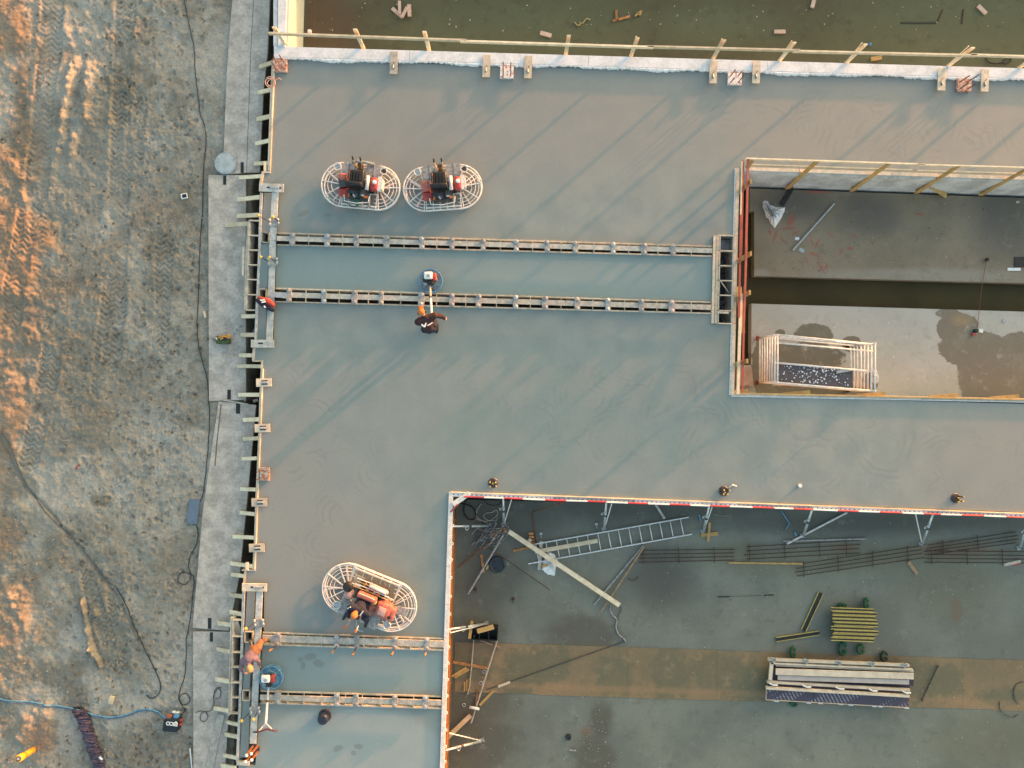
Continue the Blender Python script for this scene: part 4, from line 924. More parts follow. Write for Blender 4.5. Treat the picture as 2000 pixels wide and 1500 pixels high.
# ------------------------------------------------------------------ walk-behind trowels
def walk_trowel(label, px_, py_, handle, hz, pan=False, yoke=None, rz=0.0):
    c = Vector((*XY(px_, py_, .15), .003)); r = thing('walk_behind_trowel', label, 'walk-behind trowel', c, 'walk-behind power trowels')
    R = .375; BL = BLUEC if pan else BLUE; o = lambda x, y, z: Vector((c.x + x * math.cos(rz) - y * math.sin(rz), c.y + x * math.sin(rz) + y * math.cos(rz), z))
    ring = lambda rad, z, n=28: [o(rad * math.cos(t), rad * math.sin(t), z) for t in np.linspace(0, 2 * math.pi, n + 1)[:-1]]
    part('guard_ring', MB().tube(ring(R, .18), .02, 8, True), BL, r, True); part('guard_ring', MB().tube(ring(R, .07), .016, 8, True), BL, r, True)
    part('inner_ring', MB().tube(ring(.22, .20), .013, 6, True), BL, r, True)
    if pan: part('float_pan', MB().lathe(o(0, 0, .008), [(R * .96, 0), (R * .97, .035), (R * .90, .02)], 28), BLUEC, r)
    for k in range(8):
        t = k * math.pi / 4 + .2; t2 = t + (.35 if k % 2 else -.35)
        part('guard_spoke', MB().bar(o(.2 * math.cos(t2), .2 * math.sin(t2), .2), o(R * math.cos(t), R * math.sin(t), .18), .02, .02), BL, r)
    for k in range(4):
        t = k * math.pi / 2 + .6; u = Vector((math.cos(t), math.sin(t))); v = Vector((-u.y, u.x)); q = Vector((c.x, c.y))
        ps = [q + u * .08 - v * .07, q + u * .35 - v * .08, q + u * .35 + v * .06, q + u * .08 + v * .05]
        part('blade', MB().prism([(p.x, p.y) for p in ps], .045 if pan else .012, .06 if pan else .03), BLADE if not pan else BLUEC, r)
    part('gearbox', MB().lathe(o(0, 0, .1), [(.1, 0), (.12, .05), (.1, .14), (.05, .18)], 14), STEEL, r, True)
    part('engine', rbox(tuple(o(-.02, .06, .36)), (.40, .26, .24)), BLACK, r, True)
    part('engine_cover', rbox(tuple(o(.16, .08, .42)), (.12, .24, .18)), RED, r, True)
    part('fuel_tank', rbox(tuple(o(-.03, .12, .53)), (.27, .23, .13)), WHITEP, r, True)
    part('tank_cap', MB().lathe(o(-.01, .11, .595), [(.05, 0), (.05, .025), (.02, .03)], 12), GALV, r)
    part('air_filter', rbox(tuple(o(.04, -.10, .42)), (.20, .16, .16)), BLACKG, r, True); part('carburettor', rbox(tuple(o(-.12, -.12, .36)), (.12, .1, .1)), GALV, r, True)
    h0 = o(.0, -.12, .34); h1 = P(handle[0], handle[1], hz); ms = h0.lerp(h1, .45)
    part('handle_lower', MB().tube([h0, ms], .034, 8), WOODR if False else PLYT if not pan else GALV, r)
    part('handle_upper', MB().tube([ms, h1], .036, 8), WHITE, r)
    part('handle_joint', MB().tube([ms - (h1 - h0) * .03, ms + (h1 - h0) * .03], .045, 8), STEEL, r)
    if yoke:
        for yx, yy in yoke[:2]: part('fork', MB().tube([h1, P(yx, yy, hz + .08)], .018, 6), WHITE, r)
        part('fork_plate', MB().prism([XY(*p, hz + .05) for p in (handle, yoke[0], yoke[1])], hz + .04, hz + .05), GALV, r)
        part('handlebar', MB().tube([P(*p, hz + .1) for p in yoke[2]], .025, 8), simple('maroon_grip', (.10, .03, .04), (.06, .02, .03), 9, .6), r, True)
    return r, h1
wt, hh = walk_trowel('blue ringed walk-behind trowel with a white tank, guided by the worker in the hooded jacket', 841, 549, (843, 614), .95, yoke=((829, 624), (859, 620), [(826, 626), (844, 618), (862, 621)]))
walk_trowel('blue walk-behind trowel with round pan and free forked handle, beside the crouching worker', 529, 1323, (519, 1413), .9, True, ((506, 1427), (531, 1424), [(495, 1430), (507, 1429), (521, 1424), (533, 1427), (542, 1427)]))

# ------------------------------------------------------------------ people
def human(label, loc, J, mats, rad=1.0, group=None):
    """J: joints in world coordinates. One continuous body; clothes, hair and shoes are its children."""
    root = thing('person', label, 'person', loc, group)
    V = {k: Vector(v) for k, v in J.items()}
    def caps(lst, g=0.0):
        m = MB()
        for a, b, ra, rb in lst: m.cap(V[a] if isinstance(a, str) else a, V[b] if isinstance(b, str) else b, ra * rad + g, rb * rad + g, 14)
        return m
    def rem(o, vs):
        md = o.modifiers.new('skin', 'REMESH'); md.mode = 'VOXEL'; md.voxel_size = vs; md.use_smooth_shade = True
        s2 = o.modifiers.new('soften', 'SMOOTH'); s2.iterations = 4; s2.factor = .5
    shl = [(V['neck'] + (V['sl'] - V['neck']) * .9), (V['neck'] + (V['sr'] - V['neck']) * .9)]
    torso = [('pelvis', 'chest', .150, .165), ('chest', 'neck', .165, .075), ('sl', 'sr', .088, .088), ('hl', 'hr', .115, .115), ('chest', 'sl', .12, .085), ('chest', 'sr', .12, .085)]
    arms = [('sl', 'el', .062, .047), ('el', 'wl', .047, .032), ('sr', 'er', .062, .047), ('er', 'wr', .047, .032)]
    legs = [('hl', 'kl', .095, .065), ('kl', 'al', .066, .045), ('hr', 'kr', .095, .065), ('kr', 'ar', .066, .045)]
    feet = [('al', 'tl', .048, .038), ('ar', 'tr', .048, .038)]
    hd = V['head']; nk = V['neck']; up = (hd - nk).normalized(); face = V['face'].normalized(); face = (face - up * face.dot(up)).normalized(); side = up.cross(face)
    body = caps(torso + arms + legs + feet + [('neck', hd - up * .04, .06, .058)])
    body.cap(hd + up * .035 - face * .012, hd - up * .035 + face * .02, .098, .078, 16)
    body.cap(hd + face * .085 - up * .01, hd + face * .115 - up * .035, .014, .018, 8)       # nose
    body.cap(hd + face * .07 - up * .085, hd + face * .085 - up * .085, .03, .025, 8)        # chin
    body.cap(hd + face * .088 - up * .065 - side * .02, hd + face * .088 - up * .065 + side * .02, .012, .012, 8)  # lips
    for s_ in (-1, 1):
        body.cap(hd + side * s_ * .088 + up * .01, hd + side * s_ * .092 - up * .02, .02, .014, 8)   # ears
    for wk, ek, s_ in (('wl', 'el', 1), ('wr', 'er', -1)):
        f = (V[wk] - V[ek]).normalized(); pn = V.get('palm', Vector((0, 0, -1))); pn = (pn - f * pn.dot(f)).normalized(); lat = f.cross(pn) * s_
        body.cap(V[wk], V[wk] + f * .075, .030, .036, 10)
        for i, (o_, ln) in enumerate(((-.030, .068), (-.010, .078), (.010, .074), (.030, .058))):
            b0 = V[wk] + f * .085 + lat * o_; b1 = b0 + f * ln * .5 + pn * ln * .12; b2 = b1 + f * ln * .25 + pn * ln * .42
            body.cap(b0, b1, .0105, .0095, 8); body.cap(b1, b2, .0095, .008, 8)
        b0 = V[wk] + f * .03 - lat * .03; b1 = b0 + f * .035 - lat * .03 + pn * .015; body.cap(b0, b1, .013, .011, 8); body.cap(b1, b1 + f * .03 + pn * .015, .011, .009, 8)
    bo = part('body', body, SKIN, root, True); rem(bo, .0085)
    jk = caps(torso[1:3] + torso[4:] + [(V['pelvis'].lerp(V['chest'], .25), 'chest', .15, .165), ('neck', V['neck'] + up * .02, .07, .07)] + [(a, (V[b] if b[0] == 'e' else V[a].lerp(V[b], mats.get('sleeve', .93))), ra, rb + .006) for a, b, ra, rb in arms], .020)
    if mats.get('hood'): jk.cap(V['neck'] - face * .07 - side * .07 - up * .02, V['neck'] - face * .07 + side * .07 - up * .02, .07, .07, 12)
    jo = part('jacket', jk, mats['top'], root, True); rem(jo, .014)
    tr = caps([('hl', 'hr', .115, .115), (V['pelvis'], V['pelvis'].lerp(V['chest'], .3), .15, .152)] + [(a, (V[b] if b[0] == 'k' else V[a].lerp(V[b], .95)), ra, rb + .012) for a, b, ra, rb in legs], .018)
    to = part('trousers', tr, mats['legs'], root, True); rem(to, .014)
    for a, b in (('al', 'tl'), ('ar', 'tr')):
        d_ = (V[b] - V[a]).normalized(); m = MB().cap(V[a] - d_ * .05, V[b], .056, .048, 12).cap(V[a], V[a].lerp(V['kl' if a == 'al' else 'kr'], .22), .056, .052, 12)
        so = part('boot', m, mats.get('boot', BLACK), root, True); rem(so, .012)
    hm = MB(); cc = hd + up * .05 - face * .012
    hm.cap(cc, cc + up * .02, .112, .104, 16)
    if not mats.get('cap'): hm.cap(hd - face * .05 + up * .02, hd - face * .045 - up * .03, .085, .07, 14)
    ho = part('cap' if mats.get('cap') else 'hair', hm, mats['hair'], root, True); rem(ho, .012)
    for s_ in (-1, 1):
        e = part('eye', MB().ball(hd + face * .088 + side * s_ * .032 + up * .008, .013, 10, 6), BLACK, root, True)
    if mats.get('cap'):
        part('cap_peak', rbox(tuple(hd + face * .14 + up * .045), (.15, .15, .02)), mats['hair'], root, True)
    if mats.get('muffs'):
        for s_ in (-1, 1): part('ear_muff', MB().ball(hd + side * s_ * .105, (.045, .05, .055), 10, 8), BLACK, root, True)
        part('muff_band', MB().tube([hd + side * .11 * math.cos(t) + up * (.0 + .165 * math.sin(t)) for t in np.linspace(0, math.pi, 12)], .012, 6), BLACK, root)
    return root, V
def W(px_, py_, z): return tuple(P(px_, py_, z))
# worker pushing the walk-behind trowel, seen from above and behind, leaning over the handle
pel = Vector(W(838, 642, 1.0)); nk = Vector(W(829, 618, 1.42))
hp, HV = human('worker in dark hooded jacket and orange cap guiding the walk-behind trowel', (pel.x, pel.y, .003), dict(
    pelvis=pel, chest=Vector(W(833, 631, 1.27)), neck=nk, head=Vector(W(824, 610, 1.58)), face=(-.25, 1, -.5),
    sl=Vector(W(816, 629, 1.40)), sr=Vector(W(848, 616, 1.40)), el=Vector(W(820, 622, 1.10)), wl=Vector(W(832, 620, .99)), er=Vector(W(862, 617, 1.18)), wr=Vector(W(868, 622, 1.02)),
    hl=Vector(W(830, 643, .96)), hr=Vector(W(845, 642, .96)), kl=Vector((pel.x - .13, pel.y + .22, .52)), kr=Vector((pel.x + .13, pel.y + .26, .52)),
    al=Vector((pel.x - .14, pel.y + .20, .08)), ar=Vector((pel.x + .13, pel.y + .02, .08)), tl=Vector((pel.x - .17, pel.y + .37, .045)), tr=Vector((pel.x + .15, pel.y + .19, .045)), palm=Vector((0, 0, -1))),
    dict(top=HOOD, legs=NAVY, hair=HAIRO, cap=True, muffs=True, hood=True))
# white print on the back of the jacket: laid on the cloth
def printbar(root, pts, wd, z):
    for a, b in zip(pts[:-1], pts[1:]):
        part('print', MB().bar(P(*a, z), P(*b, z - .01), wd, .014), WHITEP, root)
printbar(hp, [(823, 633.5), (829.5, 638.5)], .05, 1.462); printbar(hp, [(829.5, 638.5), (832, 630.5)], .045, 1.462); printbar(hp, [(835, 636), (845, 630)], .028, 1.462)
# worker riding the larger trowel
ml = Matrix.Translation(m3.location) @ Matrix.Rotation(math.radians(158), 4, 'Z')
def M(x, y, z): return ml @ Vector((x, y, z))
rp, RV = human('worker in navy clothes with an orange knitted hat seated on the larger ride-on trowel', tuple(m3.location + Vector((0, 0, .74))), dict(
    pelvis=M(.08, .0, .84), chest=M(.10, .10, 1.12), neck=M(.12, .16, 1.30), head=M(.13, .22, 1.46), face=M(.1, 1.2, 1.0) - M(.1, .2, 1.45),
    sl=M(-.08, .10, 1.27), sr=M(.32, .12, 1.27), el=M(-.26, .24, 1.04), wl=M(-.10, .44, .98), er=M(.42, .26, 1.02), wr=M(.30, .56, 1.0),
    hl=M(-.02, .02, .80), hr=M(.18, .02, .80), kl=M(-.14, .46, .80), kr=M(.34, .46, .80), al=M(-.22, .66, .50), ar=M(.46, .70, .50), tl=M(-.24, .84, .48), tr=M(.50, .87, .48), palm=Vector((0, 0, -1))),
    dict(top=NAVY, legs=NAVY, hair=HAIRO))
for a, b in (((-.06, .06, 1.385), (-.02, .24, 1.36)), ((.34, .08, 1.385), (.42, .2, 1.30))): part('reflective_band', MB().bar(M(*a), M(*b), .035, .012), WHITEP, rp)
# crouching worker: head towards the bottom, one leg stretched back on to the joint
human('crouching worker in a dusty purple shirt and ochre trousers bending over the left form', tuple(P(497, 1270, .1)), dict(
    pelvis=Vector(W(499, 1269, .60)), chest=Vector(W(487, 1284, .70)), neck=Vector(W(485, 1294, .76)), head=Vector(W(487.5, 1304, .80)), face=(.1, -.8, -.8),
    sl=Vector(W(497, 1286, .72)), sr=Vector(W(474.5, 1291, .70)), el=Vector(W(505, 1291, .50)), wl=Vector(W(507, 1301, .26)), er=Vector(W(470, 1306, .52)), wr=Vector(W(478, 1314, .24)),
    hl=Vector(W(504, 1265, .58)), hr=Vector(W(493, 1270, .58)), kl=Vector(W(509, 1254, .32)), kr=Vector(W(486, 1276, .28)), al=Vector(W(519, 1250, .26)), ar=Vector(W(492, 1262, .14)), tl=Vector(W(527, 1251, .235)), tr=Vector(W(489, 1252, .10)), palm=Vector((0, 0, -1))),
    dict(top=PINKT, legs=TROUS, hair=HAIRD, sleeve=.6, boot=STEEL))

# jacket draped over the planks
def blobby(name, parts_, vs, mat, label, cat, group=None):
    m = MB()
    for a, b, ra, rb in parts_: m.cap(a, b, ra, rb, 12)
    o = single(name, m, mat, label, cat, group, True); md = o.modifiers.new('fuse', 'REMESH'); md.mode = 'VOXEL'; md.voxel_size = vs; md.use_smooth_shade = True
    s2 = o.modifiers.new('soften', 'SMOOTH'); s2.iterations = 3; return o
jr = thing('draped_jacket', 'navy jacket, sunlit side painted red, white print, draped over planks at the left joint end', 'jacket', P(519, 593, .14))
def jpart(name, lst, mat):
    m = MB()
    for a, b, ra, rb in lst: m.cap(Vector(W(*a)), Vector(W(*b)), ra, rb, 12)
    o = part(name, m, mat, jr, True); md = o.modifiers.new('fuse', 'REMESH'); md.mode = 'VOXEL'; md.voxel_size = .015; md.use_smooth_shade = True
    return o
jpart('shaded_navy_side', [((505, 587, .22), (516, 595, .24), .09, .11), ((516, 595, .24), (531, 603, .22), .11, .09), ((524, 601, .2), (533, 606, .18), .08, .06)], NAVY)  # half of the cloth left in shade, dark navy
jpart('sunlit_red_side', [((507, 583, .24), (516, 586, .27), .08, .09), ((523, 588, .28), (532, 595, .24), .10, .09), ((520, 585, .2), (526, 588, .22), .05, .06), ((530, 594, .2), (534, 603, .18), .07, .05)], simple('sunlit_red_cloth', (.34, .06, .045), (.22, .04, .035), 14, .9))  # sunlight painted in as redder cloth on the sunward half
for a, b in (((508, 586.5), (517, 585.5)), ((511, 590.5), (519, 589)), ((515.5, 597.5), (518.5, 601))): part('print', MB().bar(P(*a, .375), P(*b, .375), .045, .012), WHITEP, jr)
# dark bucket upside down on the pale bottom bay
bk = thing('bucket', 'navy bucket standing upside down on the pale slab below the lower joint', 'bucket', P(635, 1397, .002))
part('shell', MB().lathe(P(635, 1397, .002), [(.20, 0), (.20, .03), (.175, .26), (.16, .32), (.12, .345)], 24), simple('navy_plastic', (.018, .026, .05), (.012, .018, .035), 9, .45), bk, True)
part('rim', MB().tube([Vector(P(635, 1397, .0)) + Vector((.2 * math.cos(t), .2 * math.sin(t), .02)) for t in np.linspace(0, 6.28, 25)[:-1]], .012, 6, True), RUST, bk)
# ------------------------------------------------------------------ road plates on the mud
GP = -.50
def plate(label, poly, slots=(), seams=()):
    r = thing('road_plate', label, 'road plate', P(*poly[0], GP), 'road plates laid along the building'); PZ = GP + .05
    m = MB().prism([XY(a, b, PZ) for a, b in poly], GP - .03, PZ); part('plate', m, STEELP, r)
    for (x0, y0, x1, y1) in slots: part('lifting_slot', MB().prism([XY(a, b, PZ) for a, b in ((x0, y0), (x1, y0), (x1, y1), (x0, y1))], PZ + .001, PZ + .006), BLACK, r)
    for (a, b, c, d_) in seams: part('seam', MB().bar(P(a, b, PZ + .003), P(c, d_, PZ + .003), .035, .008), simple('dirt_filled_seam', (.17, .145, .11), (.12, .10, .08), 8, .9), r)
    return r
plate('uppermost grey road plate under the round pale lid, beside the upper left slab corner', [(458, -40), (497, -40), (489, 105), (481, 337), (435, 341), (443, 140), (452, 20)], [(470, 317, 476, 338)])
plate('narrow grey road plate strip between the top plate and the dark gap', [(498, -40), (528, -40), (522, 105), (514, 180), (507, 336), (482, 337), (490, 105)])
plate('long straight grey road plate with the green tool bag on it', [(407, 342), (480, 342), (480, 781), (408, 783)], [(436, 343, 442, 361), (444, 761, 451, 780)])
plate('tilted grey road plate with a dirt filled seam, next to the four slotted templates', [(427, 784), (500, 791), (484, 960), (468, 1120), (447, 1232), (376, 1226), (396, 1000)], [(461, 787, 469, 808), (406, 1207, 413, 1228)], [(432, 790, 424, 860), (424, 860, 420, 910)])
plate('lowest grey road plate with a weathered board and coiled cable on it', [(377, 1234), (450, 1234), (447, 1380), (436, 1560), (378, 1560)], [(410, 1235, 416, 1253)])
single('road_plate_offcut', MB().bar(P(435, 781, GP + .07), P(485, 790, GP + .05), .05, .02), WOODG, 'thin grey batten in the gap between two road plates', 'batten')
GZ = -.50
# ground level things at the west side: Z of the mud under a pixel
def gz(x): return float(np.interp(x, GX, GY))
ld = thing('steel_disc', 'round pale blue galvanised lid lying over the joint of two road plates', 'disc', P(441, 319, GZ))
part('disc', MB().lathe(P(441, 319, -.45), [(.36, 0), (.36, .03), (.34, .04), (.2, .055), (.02, .06)], 40), LPLATE, ld, True)
part('rim', MB().tube([Vector(P(441, 319, -.42)) + Vector((.355 * math.cos(t), .355 * math.sin(t), .01)) for t in np.linspace(0, 6.28, 41)[:-1]], .012, 6, True), GALV, ld)
for t in (.5, 2.6, 4.7): part('lug', MB().box(Vector(P(441, 319, -.39)) + Vector((.29 * math.cos(t), .29 * math.sin(t), .0)), (.06, .03, .02), t), GALV, ld)
# tool bag
tb = thing('tool_bag', 'green canvas tool bag with tan trim standing on the long road plate', 'tool bag', P(436, 663, -.45))
part('body', rbox(tuple(P(436, 664, -.30)), (.46, .28, .30)), OLIVE, tb, True)
part('opening', rbox(tuple(P(434, 661, -.13)), (.34, .12, .06)), BLACK, tb, True)
part('trim', rbox(tuple(P(446, 657, -.14)), (.14, .14, .06)), TAN, tb, True); part('trim', MB().bar(P(426, 657, -.12), P(441, 655, -.12), .03, .03), TAN, tb)
part('handle', MB().tube([P(424, 664, -.12), P(426, 660, -.02), P(438, 657, -.01), P(444, 659, -.12)], .018, 6), TAN, tb)
part('tool', MB().tube([P(436, 660, -.1), P(430, 663, -.06)], .02, 6), YEL, tb); part('white_tag', MB().box(P(424, 661, -.12), (.08, .07, .03)), WHITEP, tb)
single('dark_rag', rbox(tuple(P(412, 662, -.50)), (.22, .12, .06)), NAVY, 'dark rag beside the green tool bag over the plate edge', 'rag', smooth=True)
single('strap', MB().tube([P(416, 662, -.43), P(422, 665, -.40), P(425, 667, -.36)], .02, 6), STEEL, 'dark strap between the rag and the green tool bag', 'strap')
# splashed cement drops on the plates and pit floors: nobody could count them
def chips(name, label, n, fn, mat, s0, s1, h=.008, seed=1):
    r_ = random.Random(seed); m = MB()
    for i in range(n):
        p, = (fn(r_),); sx = r_.uniform(s0, s1); m.box(p, (sx, sx * r_.uniform(.3, .8), h), r_.uniform(0, 3.1))
    o = MB.mesh(m, name); o.materials.append(mat); ob = bpy.data.objects.new(name, o); C.objects.link(ob); ob['kind'] = 'stuff'; return ob
def gauss(cx, cy, sx, sy, z): return lambda r_: P(r_.gauss(cx, sx), r_.gauss(cy, sy), z)
def clipx(f, lo, hi):
    def g(r_):
        while True:
            p = f(r_); u = 1000 + p.x * S * H / (H - p.z)
            if lo < u < hi: return p
    return g
chips('cement_splashes', '', 190, clipx(gauss(462, 665, 20, 34, -.445), 410, 478), simple('dried_cement_splash', (.42, .46, .48), (.34, .38, .40), 10, .8), .02, .07, seed=2)
chips('cement_splashes', '', 60, clipx(gauss(470, 870, 14, 40, -.445), 440, 480), simple('dried_cement_splash_b', (.38, .41, .43), (.32, .35, .37), 10, .8), .02, .05, seed=3)
chips('cement_splashes', '', 60, clipx(gauss(443, 1405, 8, 30, -.445), 425, 442), GALV, .02, .05, seed=5)
def rubble_left(r_):
    x = r_.uniform(-20, 400); return P(x, r_.uniform(-20, 1520), gz(x) + .02)
chips('small_stones', '', 900, rubble_left, simple('pale_stone', (.36, .35, .33), (.24, .23, .21), 10, .9), .015, .055, .03, seed=6)
chips('small_stones', '', 700, rubble_left, simple('dark_clod', (.13, .105, .08), (.08, .065, .05), 10, .95), .02, .08, .04, seed=8)
chips('litter_specks', '', 90, lambda r_: P(r_.uniform(590, 2000), r_.uniform(-20, 60), ZA + .006), PLYT, .015, .045, seed=11)
chips('litter_specks', '', 120, lambda r_: P(r_.uniform(900, 2000), r_.uniform(1030, 1500), ZA + .024), simple('pale_speck', (.4, .4, .38)), .012, .035, seed=12)
chips('litter_specks', '', 70, gauss(1150, 1440, 28, 40, ZA + .006), simple('pale_speck_b', (.42, .42, .42)), .015, .04, seed=13)
chips('litter_specks', '', 60, lambda r_: P(r_.uniform(1480, 1990), r_.uniform(400, 530), ZA + .006), simple('dark_speck', (.06, .055, .05)), .015, .05, seed=14)

# cables and hoses on the mud and plates
def snake(name, pts, r, mat, label, cat, zf=None, n=6, sub_=8):
    P3 = [Vector(P(x, y, (zf(x) if zf else gz(x)) + .03)) for x, y in pts]; out = []
    for i in range(len(P3) - 1):
        a, b, c, d_ = P3[max(i - 1, 0)], P3[i], P3[i + 1], P3[min(i + 2, len(P3) - 1)]
        for k in range(sub_):
            t = k / sub_; out.append(.5 * ((2 * b) + (c - a) * t + (2 * a - 5 * b + 4 * c - d_) * t * t + (3 * b - a - 3 * c + d_) * t ** 3))
    out.append(P3[-1])
    if zf is None: out = [Vector((p.x, p.y, ground_z(p.x, p.y) + r)) for p in out]
    return single(name, MB().tube(out, r, n), mat, label, cat)
snake('power_cable', [(358, -10), (368, 40), (378, 90), (383, 150), (388, 205), (390, 222), (400, 250), (402, 275), (397, 330), (395, 400), (392, 450), (388, 560), (386, 640), (392, 690), (405, 745), (410, 800), (409, 840), (405, 900), (398, 960), (388, 985)], .012, BLACK, 'black power cable running along the road plates from the top to the blue grey board', 'cable')
snake('power_cable', [(383, 1022), (386, 1040), (384, 1062), (372, 1085), (368, 1105), (372, 1118), (372, 1130), (362, 1141), (350, 1136), (349, 1124), (358, 1117), (372, 1122), (379, 1130), (376, 1180), (370, 1225), (365, 1250), (364, 1290), (360, 1325), (353, 1345), (351, 1365), (360, 1376), (372, 1368), (366, 1354), (355, 1356), (352, 1370), (362, 1384), (356, 1394), (349, 1402)], .012, BLACK, 'black power cable looping from the blue grey board down to the open tool case', 'cable')
snake('power_cable', [(228, 1148), (240, 1170), (252, 1190), (262, 1220), (275, 1245), (290, 1280), (303, 1303), (314, 1330), (313, 1350), (302, 1362), (292, 1363), (286, 1358)], .014, BLACK, 'black cable ending in a hook shaped curl on the open mud', 'cable')
snake('power_cable', [(0, 830), (20, 865), (34, 905), (48, 940), (78, 985), (110, 1020), (150, 1060), (190, 1110), (212, 1136), (228, 1146)], .009, STEEL, 'thin dark cable pressed into the mud on the left', 'cable')
snake('water_hose', [(-10, 1363), (40, 1368), (90, 1376), (145, 1387), (170, 1392), (215, 1400), (250, 1394), (275, 1385), (300, 1386), (318, 1397), (327, 1403)], .022, BLUEC, 'blue hose crossing the mud to the open tool case', 'hose')
snake('water_hose', [(-10, 1366), (40, 1371), (90, 1379), (145, 1390), (170, 1395), (215, 1403), (250, 1397), (275, 1388), (300, 1389), (318, 1400), (327, 1407)], .018, BLUEB, 'second darker blue hose lying against the first one on the mud', 'hose')
pz = lambda x: -.45
snake('coiled_cable', [(432, 1342), (424, 1346), (417, 1360), (418, 1375), (411, 1388), (400, 1390), (392, 1396), (392, 1406), (400, 1409), (406, 1400), (402, 1391), (390, 1389), (382, 1392)], .013, STEEL, 'thin grey cable looped on the lowest road plate', 'cable', pz)
snake('coiled_cable', [(420, 1365), (429, 1362), (431, 1350), (425, 1343), (419, 1350), (418, 1362)], .012, STEEL, 'small cable loop on the lowest road plate near the form', 'cable', pz)
snake('cable_coil', [(521, 152), (528, 150), (536, 155), (537, 165), (528, 171), (520, 166), (519, 157), (526, 153), (534, 158), (534, 166), (527, 168), (522, 162), (528, 155), (538, 156), (545, 153), (549, 156)], .016, simple('copper_pink_cord', (.62, .38, .30), (.5, .3, .24), 9, .5), 'pinkish coil of cord hanging on the edge form near the upper left corner', 'cord', lambda x: .06)
# blue-grey board, phone-like box, wood block, red scrap, orange pipe, purple sleeve, tool case
single('board', MB().bar(P(381, 975, -.50), P(375, 1023, -.50), .34, .06), BLUEB, 'blue grey rectangular board on the mud left of the tilted road plate', 'board')
sp_ = thing('small_lamp', 'small silver framed panel lying alone on the mud left of the long road plate', 'panel', P(360, 383, gz(360)))
part('frame', MB().box(P(360, 383, gz(360) + .05), (.2, .17, .05), .2), WHITEP, sp_); part('panel', MB().box(P(360, 382.5, gz(360) + .08), (.14, .11, .015), .2), NAVY, sp_)
single('wood_block', MB().box(P(217.5, 1367, gz(217) + .07), (.15, .24, .08), -.3), WOOD, 'pale wood block on the mud above the blue hose', 'block')
single('wood_block', MB().box(P(400, 614, gz(400) + .07), (.06, .22, .06), .2), WOOD, 'slim wood block in the mud beside the long road plate', 'block')
single('red_scrap', MB().bar(P(148, 916, gz(150) + .06), P(157, 906, gz(150) + .06), .07, .02), RED, 'red scrap lying on the mud', 'scrap')
op = thing('drain_pipe', 'orange drain pipe standing out of the mud in the lower left corner', 'pipe', P(68, 1462, gz(68)))
part('pipe', MB().tube([P(70, 1462, gz(68) - .1), P(36, 1482, .12) ], .10, 20), PIPEO, op, True)
a_, b_ = P(70, 1462, gz(68) - .1), P(36, 1482, .12); t_ = (b_ - a_).normalized()
part('socket', MB().tube([b_ - t_ * .32, b_ + t_ * .004], .115, 20), simple('yellow_orange_socket', (.80, .42, .03), (.72, .36, .03), 12, .35), op, True)
part('bore', MB().tube([b_ - t_ * .01, b_ + t_ * .006], .085, 20), STEEL, op); part('bore', MB().tube([b_ - t_ * .01, b_ + t_ * .008], .045, 16), GALV, op)
sv = thing('pipe_sleeve', 'purple black wrinkled fabric sleeve lying on the mud at the bottom left', 'sleeve', P(175, 1440, gz(175)))
m_ = MB(); pts = []; rs = random.Random(4)
cl_ = [(153, 1384), (162, 1400), (170, 1425), (180, 1455), (190, 1480), (198, 1510)]
for i in range(90):
    t = i / 89 * 5; k = min(int(t), 4); f_ = t - k; pts.append(P(cl_[k][0] + (cl_[k + 1][0] - cl_[k][0]) * f_, cl_[k][1] + (cl_[k + 1][1] - cl_[k][1]) * f_, gz(170) + .05))
vs = []; fs = []
for i, p in enumerate(pts):
    t = (pts[min(i + 1, 89)] - pts[max(i - 1, 0)]).normalized(); q = Vector((0, 0, 1)).cross(t); rr_ = .19 + .03 * math.sin(i * 1.9) + rs.uniform(-.03, .03)
    if i < 2: rr_ *= .7
    for k in range(12):
        g = 2 * math.pi * k / 12; vs.append(p + q * math.cos(g) * rr_ + Vector((0, 0, 1)) * math.sin(g) * rr_ * (.62 + rs.uniform(-.1, .1)) + t * rs.uniform(-.03, .03) + t * .12 * math.cos(g))
for i in range(89):
    for k in range(12): l = (k + 1) % 12; fs.append((i * 12 + k, i * 12 + l, (i + 1) * 12 + l, (i + 1) * 12 + k))
m_.add(vs, fs); part('fabric', m_, PIPE, sv, False); part('paper_tag', MB().bar(P(194, 1478, gz(190) + .20), P(200, 1484, gz(190) + .19), .07, .01), WHITEP, sv)
tc = thing('tool_case', 'black cable box lettered ESCO with coloured sockets on the mud near the lowest plate', 'cable box', P(340, 1410, gz(340)))
zc = gz(340) + .25; rz_ = -.12
def oc(dx, dy, z): return Vector(P(337, 1413, z)) + Matrix.Rotation(rz_, 3, 'Z') @ Vector((dx, dy, 0))
part('box', MB().box(oc(0, -.02, zc), (.46, .34, .34), rz_), simple('black_blue_case', (.010, .014, .028), (.008, .012, .018), 9, .45), tc)
part('sloped_panel', MB().bar(oc(-.2, .16, zc + .12), oc(.2, .16, zc + .12), .12, .12), simple('dark_teal_face', (.016, .035, .035), (.012, .022, .022), 9, .45), tc)
part('blue_socket', rbox(tuple(oc(.10, .26, zc + .1)), (.16, .14, .16)), BLUE, tc, True); part('orange_socket', rbox(tuple(oc(-.12, .22, zc + .12)), (.16, .1, .14)), simple('terracotta_socket', (.35, .10, .05), (.28, .08, .05), 9, .6), tc, True)
for dx, dy in ((.25, .14), (.26, .0), (-.26, .06)): part('red_socket', rbox(tuple(oc(dx, dy, zc + .02)), (.09, .09, .1)), RED, tc, True)
